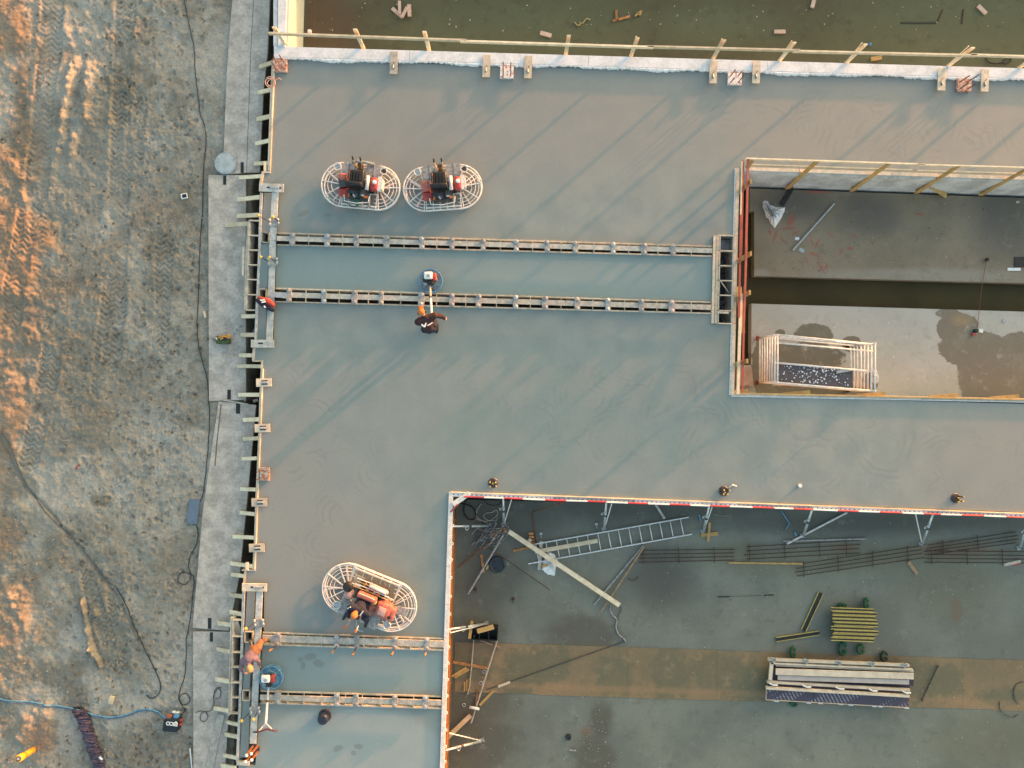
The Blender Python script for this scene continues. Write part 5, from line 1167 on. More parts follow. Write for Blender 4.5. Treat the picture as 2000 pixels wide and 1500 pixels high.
part('white_plug', rbox(tuple(oc(.0, .38, zc)), (.11, .07, .08)), WHITEP, tc, True); part('white_plug', rbox(tuple(oc(.12, .37, zc)), (.11, .07, .08)), WHITEP, tc, True); part('white_plug', rbox(tuple(oc(-.25, -.02, zc)), (.04, .10, .06)), WHITEP, tc, True)
part('knob', MB().lathe(oc(.11, .06, zc + .17), [(.028, 0), (.028, .02)], 12), WHITEP, tc)
fc = bpy.data.curves.new('lettering', 'FONT'); fc.body = 'ESCO'; fc.size = .165; fc.extrude = .004; fc.offset = .006; fc.align_x = 'CENTER'; fc.align_y = 'CENTER'; fc.space_character = .92
to_ = bpy.data.objects.new('lettering_source', fc); C.objects.link(to_); bpy.context.view_layer.update()
me = bpy.data.meshes.new_from_object(to_.evaluated_get(bpy.context.evaluated_depsgraph_get())); bpy.data.objects.remove(to_)
me.materials.clear(); me.materials.append(WHITEP); lo = bpy.data.objects.new('lettering', me); C.objects.link(lo); lo.parent = tc
lo.location = oc(-.02, -.01, zc + .178) - tc.location; lo.rotation_euler = (0, 0, math.pi + rz_)
bd = MB(); bd.bar(P(432, 1395, -.43), P(407, 1512, -.43), .24, .04); single('loose_board', bd, WOODG, 'long weathered board lying slanted on the lowest road plate', 'board')
single('tube_end', MB().tube([P(371, 1462, -.5), P(376, 1510, -.5)], .02, 6), WHITEP, 'thin white tube at the bottom beside the lowest road plate', 'tube')
single('small_bottle', MB().tube([P(366, 1474, gz(366) + .05), P(361, 1482, gz(366) + .05)], .035, 8), RUSTO, 'small brown bottle in the mud at the bottom edge beside the plate', 'bottle')

# ------------------------------------------------------------------ things in the trench along the form
single('dark_pan', rbox(tuple(P(489, 636, -1.0)), (.34, .44, .3)), simple('dark_teal_pan', (.03, .05, .055), (.02, .03, .035), 9, .5), 'dark teal container down in the gap beside the green tool bag', 'container', smooth=True)
single('plastic_bag', rbox(tuple(P(491, 648, -.9)), (.26, .18, .16)), simple('grey_pink_plastic', (.40, .36, .38), (.25, .23, .25), 14, .5), 'greyish plastic bag down in the gap beside the green tool bag', 'bag', smooth=True)
single('wood_offcut', MB().bar(P(497, 350, -.9), P(488, 367, -1.1), .08, .04), WOODG, 'grey offcut down in the gap below the round lid', 'offcut')
single('wood_offcut', MB().bar(P(494, 784, -.7), P(504, 781, -.75), .10, .05), WOODG, 'grey offcut down in the gap between the long and the tilted road plate', 'offcut')
for y, x in ((700, 520), (900, 490), (1080, 480)): pass

# ------------------------------------------------------------------ upper pit litter
def board(name, x0, y0, x1, y1, wd, mat, label, cat='board', z=ZA, t=.045, grp=None, tilt=0):
    return single(name, MB().bar(P(x0, y0, z + t / 2 + .003), P(x1, y1, z + t / 2 + .003 + tilt), wd, t), mat, label, cat, grp)
PK = simple('pink_white_offcut', (.58, .44, .38), (.48, .36, .30), 8, .75, rnd=.1)
board('offcut', 766, 16, 786, 34, .12, PK, 'slanted pale offcut at the left of the offcut cluster in the upper pit'); board('offcut', 780, 2, 781, 28, .10, PK, 'upright pale offcut in the middle of the cluster in the upper pit', z=ZA + .05)
board('offcut', 785, 34, 795, 14, .10, PK, 'leaning pale offcut of the cluster in the upper pit', z=ZA + .1); board('offcut', 799, 9, 800, 32, .13, PK, 'right hand pale offcut of the cluster in the upper pit', z=ZA + .05)
board('offcut', 1055, 64, 1077, 70, .14, PK, 'short pale offcut in the upper pit left of the middle rail post'); board('offcut', 1512, 62, 1534, 62, .13, PK, 'horizontal pale offcut in the upper pit near its middle right')
board('offcut', 1591, -4, 1586, 15, .13, PK, 'upright pale offcut at the top edge of the view'); board('offcut', 1910, 11, 1926, 27, .13, PK, 'slanted pale offcut at the upper right corner of the view')
board('offcut', 1701, 116, 1722, 112, .14, OW, 'orange offcut just behind the guard rail of the upper pit')
single('white_cup', rbox(tuple(P(605, 62, ZA + .08)), (.14, .13, .14)), WHITEP, 'white plastic pot in the upper left of the upper pit', 'pot', smooth=True)
single('blue_ball', MB().ball(P(1699, 87, ZA + .07), .06, 12, 8), BLUE, 'small blue ball on the floor of the upper pit behind the rail', 'ball', smooth=True)
def scraps(label, pts, mat, wd=.05):
    m = MB(); 
    for a, b in zip(pts[:-1], pts[1:]): m.bar(P(*a, ZA + .03), P(*b, ZA + .03), wd, .03)
    return single('strap_scrap', m, mat, label, 'scrap')
scraps('yellowish tangled strap in the upper pit, left of the orange one', [(1122, 43), (1128, 50), (1134, 48), (1132, 43), (1138, 46), (1142, 40), (1147, 36), (1153, 39)], simple('dull_yellow_strap', (.36, .32, .16), (.26, .22, .10), 12, .8), .035)
scraps('orange brown L shaped timber scrap in the upper pit', [(1204, 19), (1204, 38), (1197, 42)], WOODO, .09); scraps('short orange brown timber scrap beside the L shaped one in the upper pit', [(1208, 38), (1230, 32)], WOODO, .08)
scraps('yellowish frayed scrap at the right of the orange scraps in the upper pit', [(1240, 32), (1246, 26), (1254, 20), (1250, 30), (1244, 24)], OW, .05)
board('flat_bar', 1760, 44, 1828, 44, .05, simple('dark_green_bar', (.03, .045, .035), (.02, .03, .025)), 'thin dark green bar on the floor of the upper pit', 'bar', t=.02)
board('flat_bar', 1832, 42, 1842, 18, .04, RUST, 'slanted rusty bar on the floor of the upper pit', 'bar', t=.02); board('flat_bar', 1879, 46, 1882, 18, .04, RUST, 'upright rusty bar on the floor of the upper pit, right of the slanted one', 'bar', t=.02)
snake('cable', [(1935, 108), (1926, 113), (1932, 121), (1945, 124), (1958, 121), (1968, 112), (1975, 118), (1966, 124), (1955, 122)], .018, BLACK, 'dark cable heap behind the rail at the right of the upper pit', 'cable', lambda x: ZA)
board('joint_strip', 613, -60, 613.5, 96, .02, RUSTO, 'thin orange line of rust stained strip on the upper pit floor near its left wall', 'strip', t=.006)

# ------------------------------------------------------------------ right pit
def crumple(name, label, outline, z, mat, cat='bag', hgt=.16, seed=1):
    """bag lying crumpled: folded sheet over its own outline"""
    r_ = random.Random(seed); bm = bmesh.new(); k = len(outline)
    cx_ = sum(a for a, b in outline) / k; cy_ = sum(b for a, b in outline) / k
    rings = 7; vs = []
    for j in range(rings + 1):
        f_ = 1 - j / rings
        row = []
        for i in range(k * 4):
            a = outline[(i // 4) % k]; b = outline[(i // 4 + 1) % k]; t = (i % 4) / 4; x = a[0] + (b[0] - a[0]) * t; y = a[1] + (b[1] - a[1]) * t
            x = cx_ + (x - cx_) * f_ + r_.uniform(-.6, .6); y = cy_ + (y - cy_) * f_ + r_.uniform(-.6, .6)
            zz = z + .01 + hgt * math.sin(min(1, (1 - f_) * 1.6) * math.pi / 2) * (.55 + .45 * math.sin(i * 1.3 + j) * r_.uniform(.3, 1)) * (1 if j else 0)
            row.append(bm.verts.new(P(x, y, zz)))
        vs.append(row)
    n_ = k * 4
    for j in range(rings):
        for i in range(n_): bm.faces.new((vs[j][i], vs[j][(i + 1) % n_], vs[j + 1][(i + 1) % n_], vs[j + 1][i]))
    bm.verts.index_update(); m = MB(); m.add([v.co.copy() for v in bm.verts], [[v.index for v in f.verts] for f in bm.faces]); bm.free()
    return single(name, m, mat, label, cat)
crumple('plastic_bag', 'crumpled white sack on the brown floor of the right hand pit', [(1489, 394), (1494, 391), (1500, 393), (1503, 400), (1513, 403), (1524, 405), (1534, 405), (1531, 416), (1525, 427), (1519, 437), (1513, 445), (1505, 437), (1502, 428), (1496, 425), (1494, 414), (1490, 405)], ZA, WHITEP, 'sack', .30, 3)
single('black_strip', MB().bar(P(1547, 366, ZA + .03), P(1527, 400, ZA + .03), .17, .04), BLACK, 'black strip leading from the wall to the white sack', 'strip')
single('steel_tube', MB().tube([P(1548, 489, ZA + .05), P(1629, 398, ZA + .05)], .035, 8), GALV, 'long grey tube lying diagonally on the floor of the right hand pit', 'tube')
board('paper', 1553, 466, 1561, 466, .10, WHITEP, 'small white paper square near the middle of the long grey tube', 'paper', t=.01); board('paper', 1561, 487, 1570, 491, .13, GALV, 'grey flat piece at the lower end of the long grey tube', 'plate', t=.02)
board('paper', 1968, 526, 1993, 526, .10, WHITEP, 'white printed bag beside the black sheet at the right edge', 'bag', t=.03); board('rubber_sheet', 1981, 512, 2030, 512, .36, BLACK, 'black square sheet at the right edge of the right hand pit', 'sheet', t=.02)
board('paper', 1985, 395, 1991, 394, .07, PK, 'small pinkish scrap near the upper wall at the right edge', 'scrap', t=.02)
bu = thing('buoy', 'small black ball on the brown plinth with a red cord running from it', 'ball', P(1928, 507, ZA)); part('ball', MB().ball(P(1928, 507, ZA + .07), .065, 12, 8), BLACK, bu, True)
single('cord', MB().tube([P(1926, 510, ZA + .05), P(1917, 566, ZA + .02), P(1908, 648, ZA + .05)], .008, 5), simple('dark_red_cord', (.22, .07, .05)), 'thin red cord stretched across the channel of the right hand pit', 'cord')
pg_ = thing('cord_reel', 'black and red cord reel on the wet patch of the right hand pit', 'reel', P(1903, 650, ZA)); part('reel', MB().lathe(P(1904, 646, ZA), [(.07, 0), (.07, .1), (.03, .12)], 12), simple('dark_green_reel', (.02, .05, .04)), pg_); part('red_base', rbox(tuple(P(1902, 653, ZA + .05)), (.15, .08, .08)), RED, pg_)
board('paper', 1912, 645, 1920, 647, .12, WHITEP, 'white paper beside the cord reel', 'paper', t=.01); board('stone', 1958, 626, 1964, 628, .08, GALV, 'small grey stone on the pale plinth', 'stone', t=.03)
single('wooden_step', MB().prism([XY(a, b, -1.1) for a, b in ((1441, 716), (1468, 716), (1472, 752), (1441, 754))], -1.55, -1.1), simple('pinkish_ply', (.34, .27, .23), (.28, .22, .2), 5, .7), 'pinkish timber box in the lower left corner of the right hand pit', 'box')
for x_, y_, l_ in ((1512, 563, 'a'),): pass
# mobile scaffold tower
sf = thing('scaffold_tower', 'white aluminium mobile scaffold tower with ladder ends standing in the right hand pit', 'scaffold', (10.0, .65, ZA))
X0, X1 = 8.50, 11.62; yt0, yb0 = 1.58, .05; yt1, yb1 = 1.30, -.22
z0s, z1s = ZA + .22, .34
for x, yt, yb in ((X0, yt0, yb0), (X1, yt1, yb1)):
    for y in (yt, yb):
        part('post', MB().tube([(x, y, z0s), (x, y, z1s + .06)], .028, 8), WHITE, sf, True)
        part('caster', MB().tube([(x - .03, y, ZA + .09), (x + .03, y, ZA + .09)], .085, 14), RED if x == X0 else BLACK, sf)
        part('caster_fork', MB().box((x, y, ZA + .16), (.05, .1, .14)), STEEL, sf)
    for i in range(8):
        z = z0s + .08 + (z1s - z0s - .05) * i / 7; part('rung', MB().tube([(x, yb, z), (x, yt, z)], .027, 8), WHITE, sf, True)
def rail(y_at, z0, z1, x0=X0, x1=X1, r=.028, y1_at=None):
    f = lambda t, q: (yb0 if t == 0 else yb1) + q * ((yt0 - yb0) if t == 0 else (yt1 - yb1))
    part('tube', MB().tube([(x0, f(0, y_at), z0), (x1, f(1, y_at if y1_at is None else y1_at), z1)], r, 8), WHITE, sf, True)
rail(1.0, .33, .05); rail(.98, -.1, .30); rail(.84, .22, .22); rail(.42, .10, .10, r=.032); rail(0.0, .05, .05, r=.032); rail(0, .28, -.4); rail(0.0, -.9, -.9); rail(1.0, -.9, -.9)
dkm = MB().prism([(X0 + .05, yb0 + .03), (X1 - .55, yb1 + .10), (X1 - .55, yb1 + .74), (X0 + .05, yb0 + .68)], .02, .05)
dk = part('platform', dkm, simple('purple_grey_film_deck', (.085, .070, .085), (.065, .055, .065), 6, .6, fineamt=.4), sf)
m_ = MB(); rs = random.Random(21)
for i in range(150):
    x = rs.gauss(X0 + 1.4, .7); y = yb0 + .08 + rs.random() * .56 - (x - X0) * .085
    if X0 + .1 < x < X1 - .7: s_ = rs.uniform(.008, .028); m_.lathe((x, y, .051), [(s_, 0), (s_ * .7, .008)], 7)
q = sub('cement_drops', m_, WHITEP, dk, sf); q['kind'] = 'stuff'
part('loose_batten', MB().bar((X1 - 1.1, yb1 + .60, .08), (X1 - .35, yb1 + .74, .10), .09, .03), WOODG, sf)
crumple('plastic_sheet', 'folded clear plastic beside the right end of the scaffold tower', [(1705, 722), (1712, 722), (1717, 735), (1715, 748), (1707, 750), (1700, 740)], ZA, BAG, 'plastic', .1, 8)

# ------------------------------------------------------------------ lower right pit: props, planks, poles, ladder, mats
def prop(label, a, b, za=-.12, zb=ZA + .06, thin=None):
    r = thing('push_pull_prop', label, 'prop', P(*b, ZA), 'push-pull props bracing the pit forms')
    A, B = P(*a, za), P(*b, zb); D = (B - A); m = A + D * .5
    part('outer_tube', MB().tube([A + D * .28, B], .045, 10), GALV, r, True); part('inner_tube', MB().tube([A, A + D * .5], .032, 8), ALU, r, True)
    part('foot_plate', MB().box((B.x, B.y, ZA + .02), (.16, .16, .02), .3), GALV, r); part('foot_bolt', MB().tube([B, B + Vector((.05, -.03, .06))], .025, 6), STEEL, r)
    s_ = D.normalized().cross(Vector((0, 0, 1))).normalized()
    part('collar', MB().tube([A + D * .42, A + D * .48], .058, 10), STEEL, r)
    c = A + D * .40; part('handle_loop', MB().tube([c + s_ * (.07 + .07 * math.cos(t)) + D.normalized() * .07 * math.sin(t) for t in np.linspace(0, 6.28, 13)[:-1]], .009, 5, True), WHITEP, r)
    if thin: part('thin_stay', MB().tube([P(*thin, -.1), B], .018, 6), WHITE, r)
    return r
prop('grey prop at the upper left corner of the lower pit, beside the wire heap', (983, 973), (984, 1025), thin=(999, 976))
prop('grey prop in front of the ladder, second from the left on the upper side', (1184, 982), (1180, 1034), thin=(1195, 983))
prop('grey prop ending at the crossed orange timbers', (1385, 989), (1374, 1038), thin=(1391, 990))
prop('grey prop ending on the loose white tube', (1586, 996), (1569, 1046))
prop('grey prop ending where two rusty mats meet', (1822, 1005), (1801, 1062), thin=(1788, 1003))
prop('grey prop at the right edge of the view', (2010, 1012), (1992, 1070))
prop('level grey prop from the left form to the wire heap', (884, 1028), (955, 1027))
prop('grey prop from the left form over the black crate', (876, 1229), (950, 1219), thin=(879, 1236))
prop('grey prop from the left form near the bottom of the view', (868, 1466), (941, 1447), thin=(878, 1432))
# ladder
ldr = thing('ladder', 'long aluminium ladder lying on the pit floor under a timber', 'ladder', P(1190, 1060, ZA)); zl = ZA + .06
ta, tb_ = (1042, 1063), (1345, 1010); ba, bb = (1032, 1101), (1351, 1043)
part('stile', MB().bar(P(*ta, zl), P(*tb_, zl), .035, .07), ALU, ldr); part('stile', MB().bar(P(*ba, zl), P(*bb, zl), .035, .07), ALU, ldr)
for i in range(15):
    x = 1046 + i * 20.2; x2 = x + 6.5; y = 1063 + (x - 1042) * (-53 / 303); y2 = 1101 + (x2 - 1032) * (-58 / 319); part('rung', MB().tube([P(x, y, zl), P(x2, y2, zl)], .017, 8), ALU, ldr, True)
board('long_plank', 994, 1038, 1210, 1182, .155, WOOD, 'longest pale plank lying diagonally across the ladder and over the white bag', 'plank', ZA + .17, .05)
board('plank', 1045, 1078, 1167, 1056, .14, WOOD, 'pale plank lying along the ladder rungs', 'plank', ZA + .11, .045)
board('plank', 1057, 1057, 1053, 1113, .12, WOODG, 'short grey plank crossing under the long one beside the white bag', 'plank', ZA + .06, .03)
crumple('plastic_bag', 'white plastic bag with brown scraps under the long diagonal plank', [(1073, 1078), (1082, 1082), (1089, 1094), (1086, 1103), (1085, 1118), (1083, 1125), (1070, 1122), (1058, 1112), (1062, 1102), (1058, 1098), (1066, 1088)], ZA, WHITEP, 'bag', .09, 5)
single('scrap_pile', MB().box(P(1062, 1105, ZA + .12), (.14, .07, .04), .2).box(P(1068, 1104, ZA + .12), (.1, .05, .05), .8), TAN, 'brown scraps lying on the white plastic bag', 'scraps')
single('round_cover', MB().lathe(P(971, 1102, ZA + .003), [(.29, 0), (.29, .05), (.25, .08), (.22, .06), (.02, .075)], 32), simple('blue_black_cover', (.022, .032, .048), (.014, .02, .03), 8, .4, fineamt=.4), 'round blue black cover on the floor beside the long grey pole', 'cover')
board('stick', 940, 1083, 945, 1118, .08, WOODO, 'orange brown stick left of the round cover', 'stick'); board('scrap', 950, 1112, 954, 1104, .06, YEL, 'yellow scrap beside the round cover', 'scrap')
def pole(a, b, r, mat, label, cat='pole', z=ZA + .04, n=8): return single('pole', MB().tube([P(*a, z), P(*b, z)], r, n), mat, label, cat)
pole((983, 1045), (914, 1160), .035, DECK, 'grey pole from the wire heap passing the round cover', z=ZA + .14)
pole((984, 1036), (894, 1109), .022, RUSTO, 'rusty rod from the wire heap to the left wall', 'rod', ZA + .1); pole((946, 1064), (1074, 1152), .013, RUST, 'thin dark rebar running from the heap down to the right', 'rod', ZA + .1)
single('bent_rod', MB().tube([P(1104, 980, -.6), P(1039, 1001, ZA + .02), P(1048, 1062, ZA + .02)], .018, 6), RUSTO, 'bent pale rod forming a corner between the first two props', 'rod')
for i in range(4): single('brick', MB().box(P(1037 + i * .9, 1042 + i * 6.2, ZA + .06), (.17, .075, .08), -.1), WOODO, 'orange wood block above the long plank, %s of the row of four' % ('topmost', 'second', 'third', 'lowest')[i], 'block', 'row of four orange blocks')
board('stick', 1002, 1076, 1034, 1069, .08, WOODO, 'orange brown stick left of the ladder foot', 'stick', ZA); board('block', 1030, 1060, 1037, 1053, .12, PLYT, 'pale block touching the long plank near its upper end', 'block', ZA + .09)
pole((1257, 1065), (1160, 1181), .032, DECK, 'grey pole, the left one of the pair leaning below the ladder'); pole((1259, 1066), (1174, 1194), .030, simple('rusty_pole', (.36, .24, .14), (.24, .16, .11), 6, .8), 'rusty pole, the right one of the pair below the ladder', z=ZA + .09)
board('stick', 1281, 986, 1298, 1013, .08, WOODG, 'short grey stick with orange ends above the ladder', 'stick'); board('plank', 1369, 1045, 1402, 1042, .13, OW, 'level orange timber of the crossed pair', 'plank'); board('plank', 1386, 1020, 1383, 1057, .08, OW, 'upright orange timber of the crossed pair', 'plank', ZA + .05)
board('stick', 1423, 1099, 1567, 1101, .06, OW, 'long thin orange batten under the first rusty mats', 'batten'); board('plank', 1774, 1097, 1791, 1121, .12, simple('wet_brown_wood', (.34, .22, .14), (.26, .16, .1), 6), 'short brown plank below the joined rusty mats', 'plank')
board('stick', 1961, 1103, 1993, 1096, .10, PLYT, 'pale short timber with a red scrap at the right edge', 'timber'); board('red_scrap', 1979, 1103, 1995, 1099, .08, RED, 'red scrap under the short timber at the right edge', 'scrap', ZA, .02)
pole((1654, 1001), (1537, 1062), .035, WHITE, 'loose white tube lying slanted near the fourth prop', 'tube'); pole((1530, 1057), (1693, 1052), .028, DECK, 'long grey rod lying level on top of the second rusty mat', 'rod', ZA + .05)
single('angle_bar', MB().tube([P(1526, 998, ZA + .03), P(1542, 1022, ZA + .03), P(1535, 1033, ZA + .03)], .018, 6), BLUEC, 'pale blue bent bar left of the fourth prop', 'bar'); board('bar', 1552, 1038, 1555, 1046, .04, BLUEC, 'tiny pale blue bar left of the fourth prop foot', 'bar')
board('bar', 1365, 1005, 1369, 1018, .04, BLUEC, 'tiny pale blue bar beside the third prop', 'bar'); single('wire_piece', MB().tube([P(1395, 1005, ZA + .02), P(1423, 1008, ZA + .02)], .008, 5), DECK, 'thin wire piece right of the third prop', 'wire')
board('bar', 1402, 1166, 1425, 1165, .03, BLACK, 'short black bar on the open floor, left piece', 'bar', t=.02); board('bar', 1493, 1163, 1511, 1162, .03, BLACK, 'short black bar on the open floor, right piece', 'bar', t=.02); single('wire_piece', MB().tube([P(1426, 1165, ZA + .01), P(1492, 1163, ZA + .01)], .005, 5), STEEL, 'thin wire joining the two short black bars', 'wire')
for k, (x, y, l) in enumerate(((1165, 1023, 'left of the second prop foot'), (1056, 1042, 'above the ladder foot'), (1002, 1170, 'below the rebar in open floor'), (929, 1150, 'at the lower end of the grey pole'))):
    m_ = MB().tube([P(x, y, ZA + .02), P(x + 1, y + 9, ZA + .04)], .012, 6).lathe(P(x, y, ZA + .02), [(.06, 0), (.05, .03), (.02, .05)], 10); single('wing_nut', m_, GALV if k < 2 else RUST, 'small steel anchor nut ' + l, 'nut')
# rusty mats: four long bars tied by cross bars
def mat_(label, left, right, crosses, ext=0):
    r = thing('reinforcement_mat', label, 'rebar mat', P(left[0], left[1], ZA), 'rusty reinforcement mats')
    n = 4
    for i in range(n):
        a = (left[0] + random.uniform(-4, 4), left[1] + left[2] * i / 3); b = (right[0] + random.uniform(-4, 4), right[1] + right[2] * i / 3)
        part('long_bar', MB().tube([P(*a, ZA + .035), P(*b, ZA + .035)], .013, 5), RUST, r)
    for x in crosses:
        t = (x - left[0]) / (right[0] - left[0]); y = left[1] + (right[1] - left[1]) * t; hh_ = left[2] + (right[2] - left[2]) * t
        part('cross_bar', MB().tube([P(x, y - 5, ZA + .055), P(x + 1.5, y + hh_ + 4, ZA + .055)], .013, 5), RUST, r)
mat_('leftmost rusty mat, right of the leaning pair of poles', (1247, 1075, 23), (1434, 1073, 21), (1256, 1325, 1394))
mat_('second rusty mat with a grey rod on top', (1455, 1068, 24), (1677, 1055, 25), (1463, 1532, 1600, 1652))
mat_('rusty mat slanting up to the right from the long orange batten', (1555, 1103, 22), (1804, 1066, 23), (1569, 1636, 1704, 1772))
mat_('rusty mat at the right slanting up to the last prop', (1808, 1065, 19), (1987, 1039, 21), (1841, 1909))
mat_('level rusty mat at the right edge of the view', (1806, 1076, 22), (2040, 1078, 22), (1818, 1888, 1957, 2020))
# wire heap
m_ = MB(); rs = random.Random(31)
for i in range(34):
    x, y = rs.gauss(955, 16), rs.gauss(1042, 13); an = rs.gauss(-.55, .35); L_ = rs.uniform(14, 36); pts = []
    for k in range(6):
        t = k / 5 - .5; pts.append(P(x + math.cos(an) * L_ * t + rs.uniform(-1.2, 1.2), y + math.sin(an) * L_ * t + rs.uniform(-1.2, 1.2), ZA + .05 + rs.uniform(0, .25)))
    m_.tube(pts, .011, 5)
o = single('wire_heap', m_, DECK, 'tangled heap of grey tie wire in the upper left corner of the lower pit', 'wire heap')
m_ = MB()
for i in range(14):
    x0_, y0_ = 926 + rs.uniform(-2, 8), 1030 + i * 3.2; m_.tube([P(x0_, y0_, ZA + .08), P(x0_ + rs.uniform(24, 50), y0_ - rs.uniform(-4, 14), ZA + .12)], .010, 5)
single('rod_bundle', m_, simple('blue_grey_wire', (.12, .17, .21), (.07, .09, .11), 9, .5), 'fan of thin blue grey rods under the wire heap', 'rods')
snake('wire_loop', [(932, 1000), (928, 1010), (936, 1016), (950, 1018), (962, 1014), (972, 1004), (969, 996), (962, 1000), (948, 1003), (945, 1010), (955, 1017), (966, 1016)], .012, PLYT, 'pale loop of cord above the wire heap', 'cord', lambda x: ZA)
snake('wire_loop', [(940, 984), (934, 992), (929, 1003), (934, 1012), (948, 1020), (958, 1024)], .014, PLYT, 'pale bent cord left of the cord loop', 'cord', lambda x: ZA)
snake('rubber_hose', [(912, 975), (907, 990), (907, 1002), (913, 1012), (922, 1015), (929, 1010), (928, 998), (920, 989), (908, 985), (900, 983)], .022, BLACK, 'black rubber hose curled in the corner of the lower pit', 'hose', lambda x: ZA)
snake('rubber_hose', [(945, 976), (952, 984), (962, 987), (972, 986), (980, 980)], .020, BLACK, 'black hose sagging from the form left of the first prop', 'hose', lambda x: ZA + .3)
board('dark_channel', 886, 968, 886.5, 1012, .13, simple('dark_blue_channel', (.03, .045, .075), (.02, .03, .05)), 'dark blue steel channel hanging in the corner of the lower pit form', 'channel', -.45, .06)
board('plank', 957, 1046, 988, 1034, .14, WOODO, 'orange brown board under the wire heap', 'board', ZA + .02, .05)
# crate with boards on top
cr = thing('crate', 'black plastic crate on the pit floor beside the left form', 'crate', P(945, 1238, ZA)); zc_ = ZA + .3
for (a, b) in (((920, 1228), (972, 1226)), ((920, 1249), (971, 1251)), ((920, 1228), (920, 1249)), ((972, 1226), (971, 1251)), ((937, 1228), (936, 1250)), ((955, 1227), (954, 1250))):
    part('wall', MB().bar(Vector((*XY(*a, zc_), ZA + .16)), Vector((*XY(*b, zc_), ZA + .16)), .03, .30), CRATE, cr)
part('bottom', MB().prism([XY(*p, zc_) for p in ((920, 1228), (972, 1226), (971, 1251), (920, 1249))], ZA + .004, ZA + .02), CRATE, cr)
board('plank', 932, 1233, 964, 1224, .16, OW, 'orange board lying on the black crate', 'board', ZA + .31, .05); board('plank', 922, 1213, 917, 1247, .10, OW, 'orange timber leaning at the left side of the black crate', 'timber', ZA + .31, .05)
board('plank', 937, 1250, 980, 1266, .05, simple('brown_batten', (.34, .24, .18), (.25, .17, .13), 6), 'thin brown batten below the black crate', 'batten', ZA + .05, .03)
board('plank', 884, 1293, 953, 1305, .09, WOODO, 'level orange timber below the crate, reaching the left wall', 'timber'); board('plank', 883, 1321, 911, 1304, .08, OW, 'orange batten of the slanted pair at the left wall, upper one', 'batten'); board('plank', 888, 1323, 916, 1307, .08, OW, 'orange batten of the slanted pair at the left wall, lower one', 'batten')
for i, l in enumerate(('left', 'middle', 'right')): board('plank', 907 + i * 4.5, 1350 - i * 1.5, 907.5 + i * 4.5, 1331 - i * 3.5, .055, OW, 'short upright orange batten, %s one of the bundle of three' % l, 'batten', ZA, .05)
pole((971, 1250), (920, 1412), .030, simple('pinkish_grey_pole', (.46, .38, .34), (.34, .28, .26), 6), 'longest pinkish grey pole running down from the black crate', z=ZA + .12); single('pole', MB().tube([P(926, 1241, ZA + .1), P(921, 1300, ZA + .06), P(917, 1340, ZA + .06), P(913, 1356, ZA + .06)], .026, 6), simple('pale_pole', (.44, .37, .30), (.34, .28, .24), 6), 'crooked pale pole left of the longest pole', 'pole')
board('plank', 937, 1377, 964, 1349, .09, OW, 'orange timber right of the longest pole', 'timber'); board('plank', 930, 1378, 932, 1348, .05, WOODO, 'brown stick lying beside the longest pole near its middle', 'stick'); board('plank', 870, 1444, 919, 1397, .15, simple('light_board', (.50, .36, .24), (.42, .30, .2), 6), 'pale board leaning on the left form above the last prop', 'board', ZA + .3, .04, tilt=-.2)
single('plastic_tube', MB().tube([P(917, 1381, ZA + .2), P(936, 1385, ZA + .2)], .045, 10), WHITEP, 'short white plastic tube lying across the longest pole', 'tube', smooth=True)
board('plank', 973, 1341, 996, 1332, .08, PLYT, 'pale short batten on the dark cable', 'batten', ZA + .03); single('cable', MB().tube([P(950, 1347, ZA + .03), P(1000, 1330, ZA + .03), P(1100, 1295, ZA + .04), P(1222, 1252, ZA + .03)], .014, 6), STEEL, 'straight dark cable crossing the orange brown strip', 'cable')
snake('grey_hose', [(1193, 1182), (1192, 1192), (1197, 1202), (1205, 1210), (1203, 1224), (1208, 1238), (1217, 1246), (1223, 1254)], .022, DECK, 'pale grey hose running down from the end of the long plank', 'hose', lambda x: ZA)
snake('grey_hose', [(1212, 1183), (1213, 1192), (1208, 1202), (1207, 1212)], .014, STEEL, 'thin dark hose end beside the pale grey one', 'hose', lambda x: ZA)
for x, y, l in ((946, 1312, 'beside the longest pole'), (939, 1334, 'left of the longest pole'), (906, 1377, 'near the left form below the batten bundle')): single('steel_ring', MB().tube([Vector(P(x, y, ZA + .03)) + Vector((.055 * math.cos(t), .055 * math.sin(t), 0)) for t in np.linspace(0, 6.28, 13)[:-1]], .018, 6, True), GALV, 'small steel ring ' + l, 'ring')
single('round_plug', MB().lathe(P(1110, 1439, ZA + .003), [(.105, 0), (.105, .05), (.07, .06), (.03, .04)], 20), BLACK, 'small round black plug on the stained floor near the bottom', 'plug'); board('bar', 1112, 1465, 1125, 1466, .04, DECK, 'tiny pale bar below the round black plug', 'bar', t=.02)
single('tie_rod', MB().tube([P(1801, 1366, ZA + .06), P(1831, 1303, ZA + .06)], .020, 6).box(P(1831, 1302, ZA + .07), (.1, .07, .04), .4).box(P(1801, 1367, ZA + .07), (.06, .09, .04), .4), STEEL, 'steel rod with pale ends right of the panel stack', 'rod')
snake('bent_wire', [(1952, 1370), (1953, 1385), (1964, 1396), (1978, 1401), (1989, 1395)], .012, STEEL, 'dark bent wire near the lower right corner, curling like a hook', 'wire', lambda x: ZA); snake('bent_wire', [(2000, 1332), (1986, 1336), (1980, 1350), (1982, 1366), (1990, 1374)], .012, STEEL, 'dark bent wire at the right edge above the hooked one', 'wire', lambda x: ZA)
snake('bent_wire', [(1226, 1128), (1232, 1133), (1240, 1133), (1247, 1126)], .010, RUST, 'small rusty wire curl between the pole pair and the mats', 'wire', lambda x: ZA)
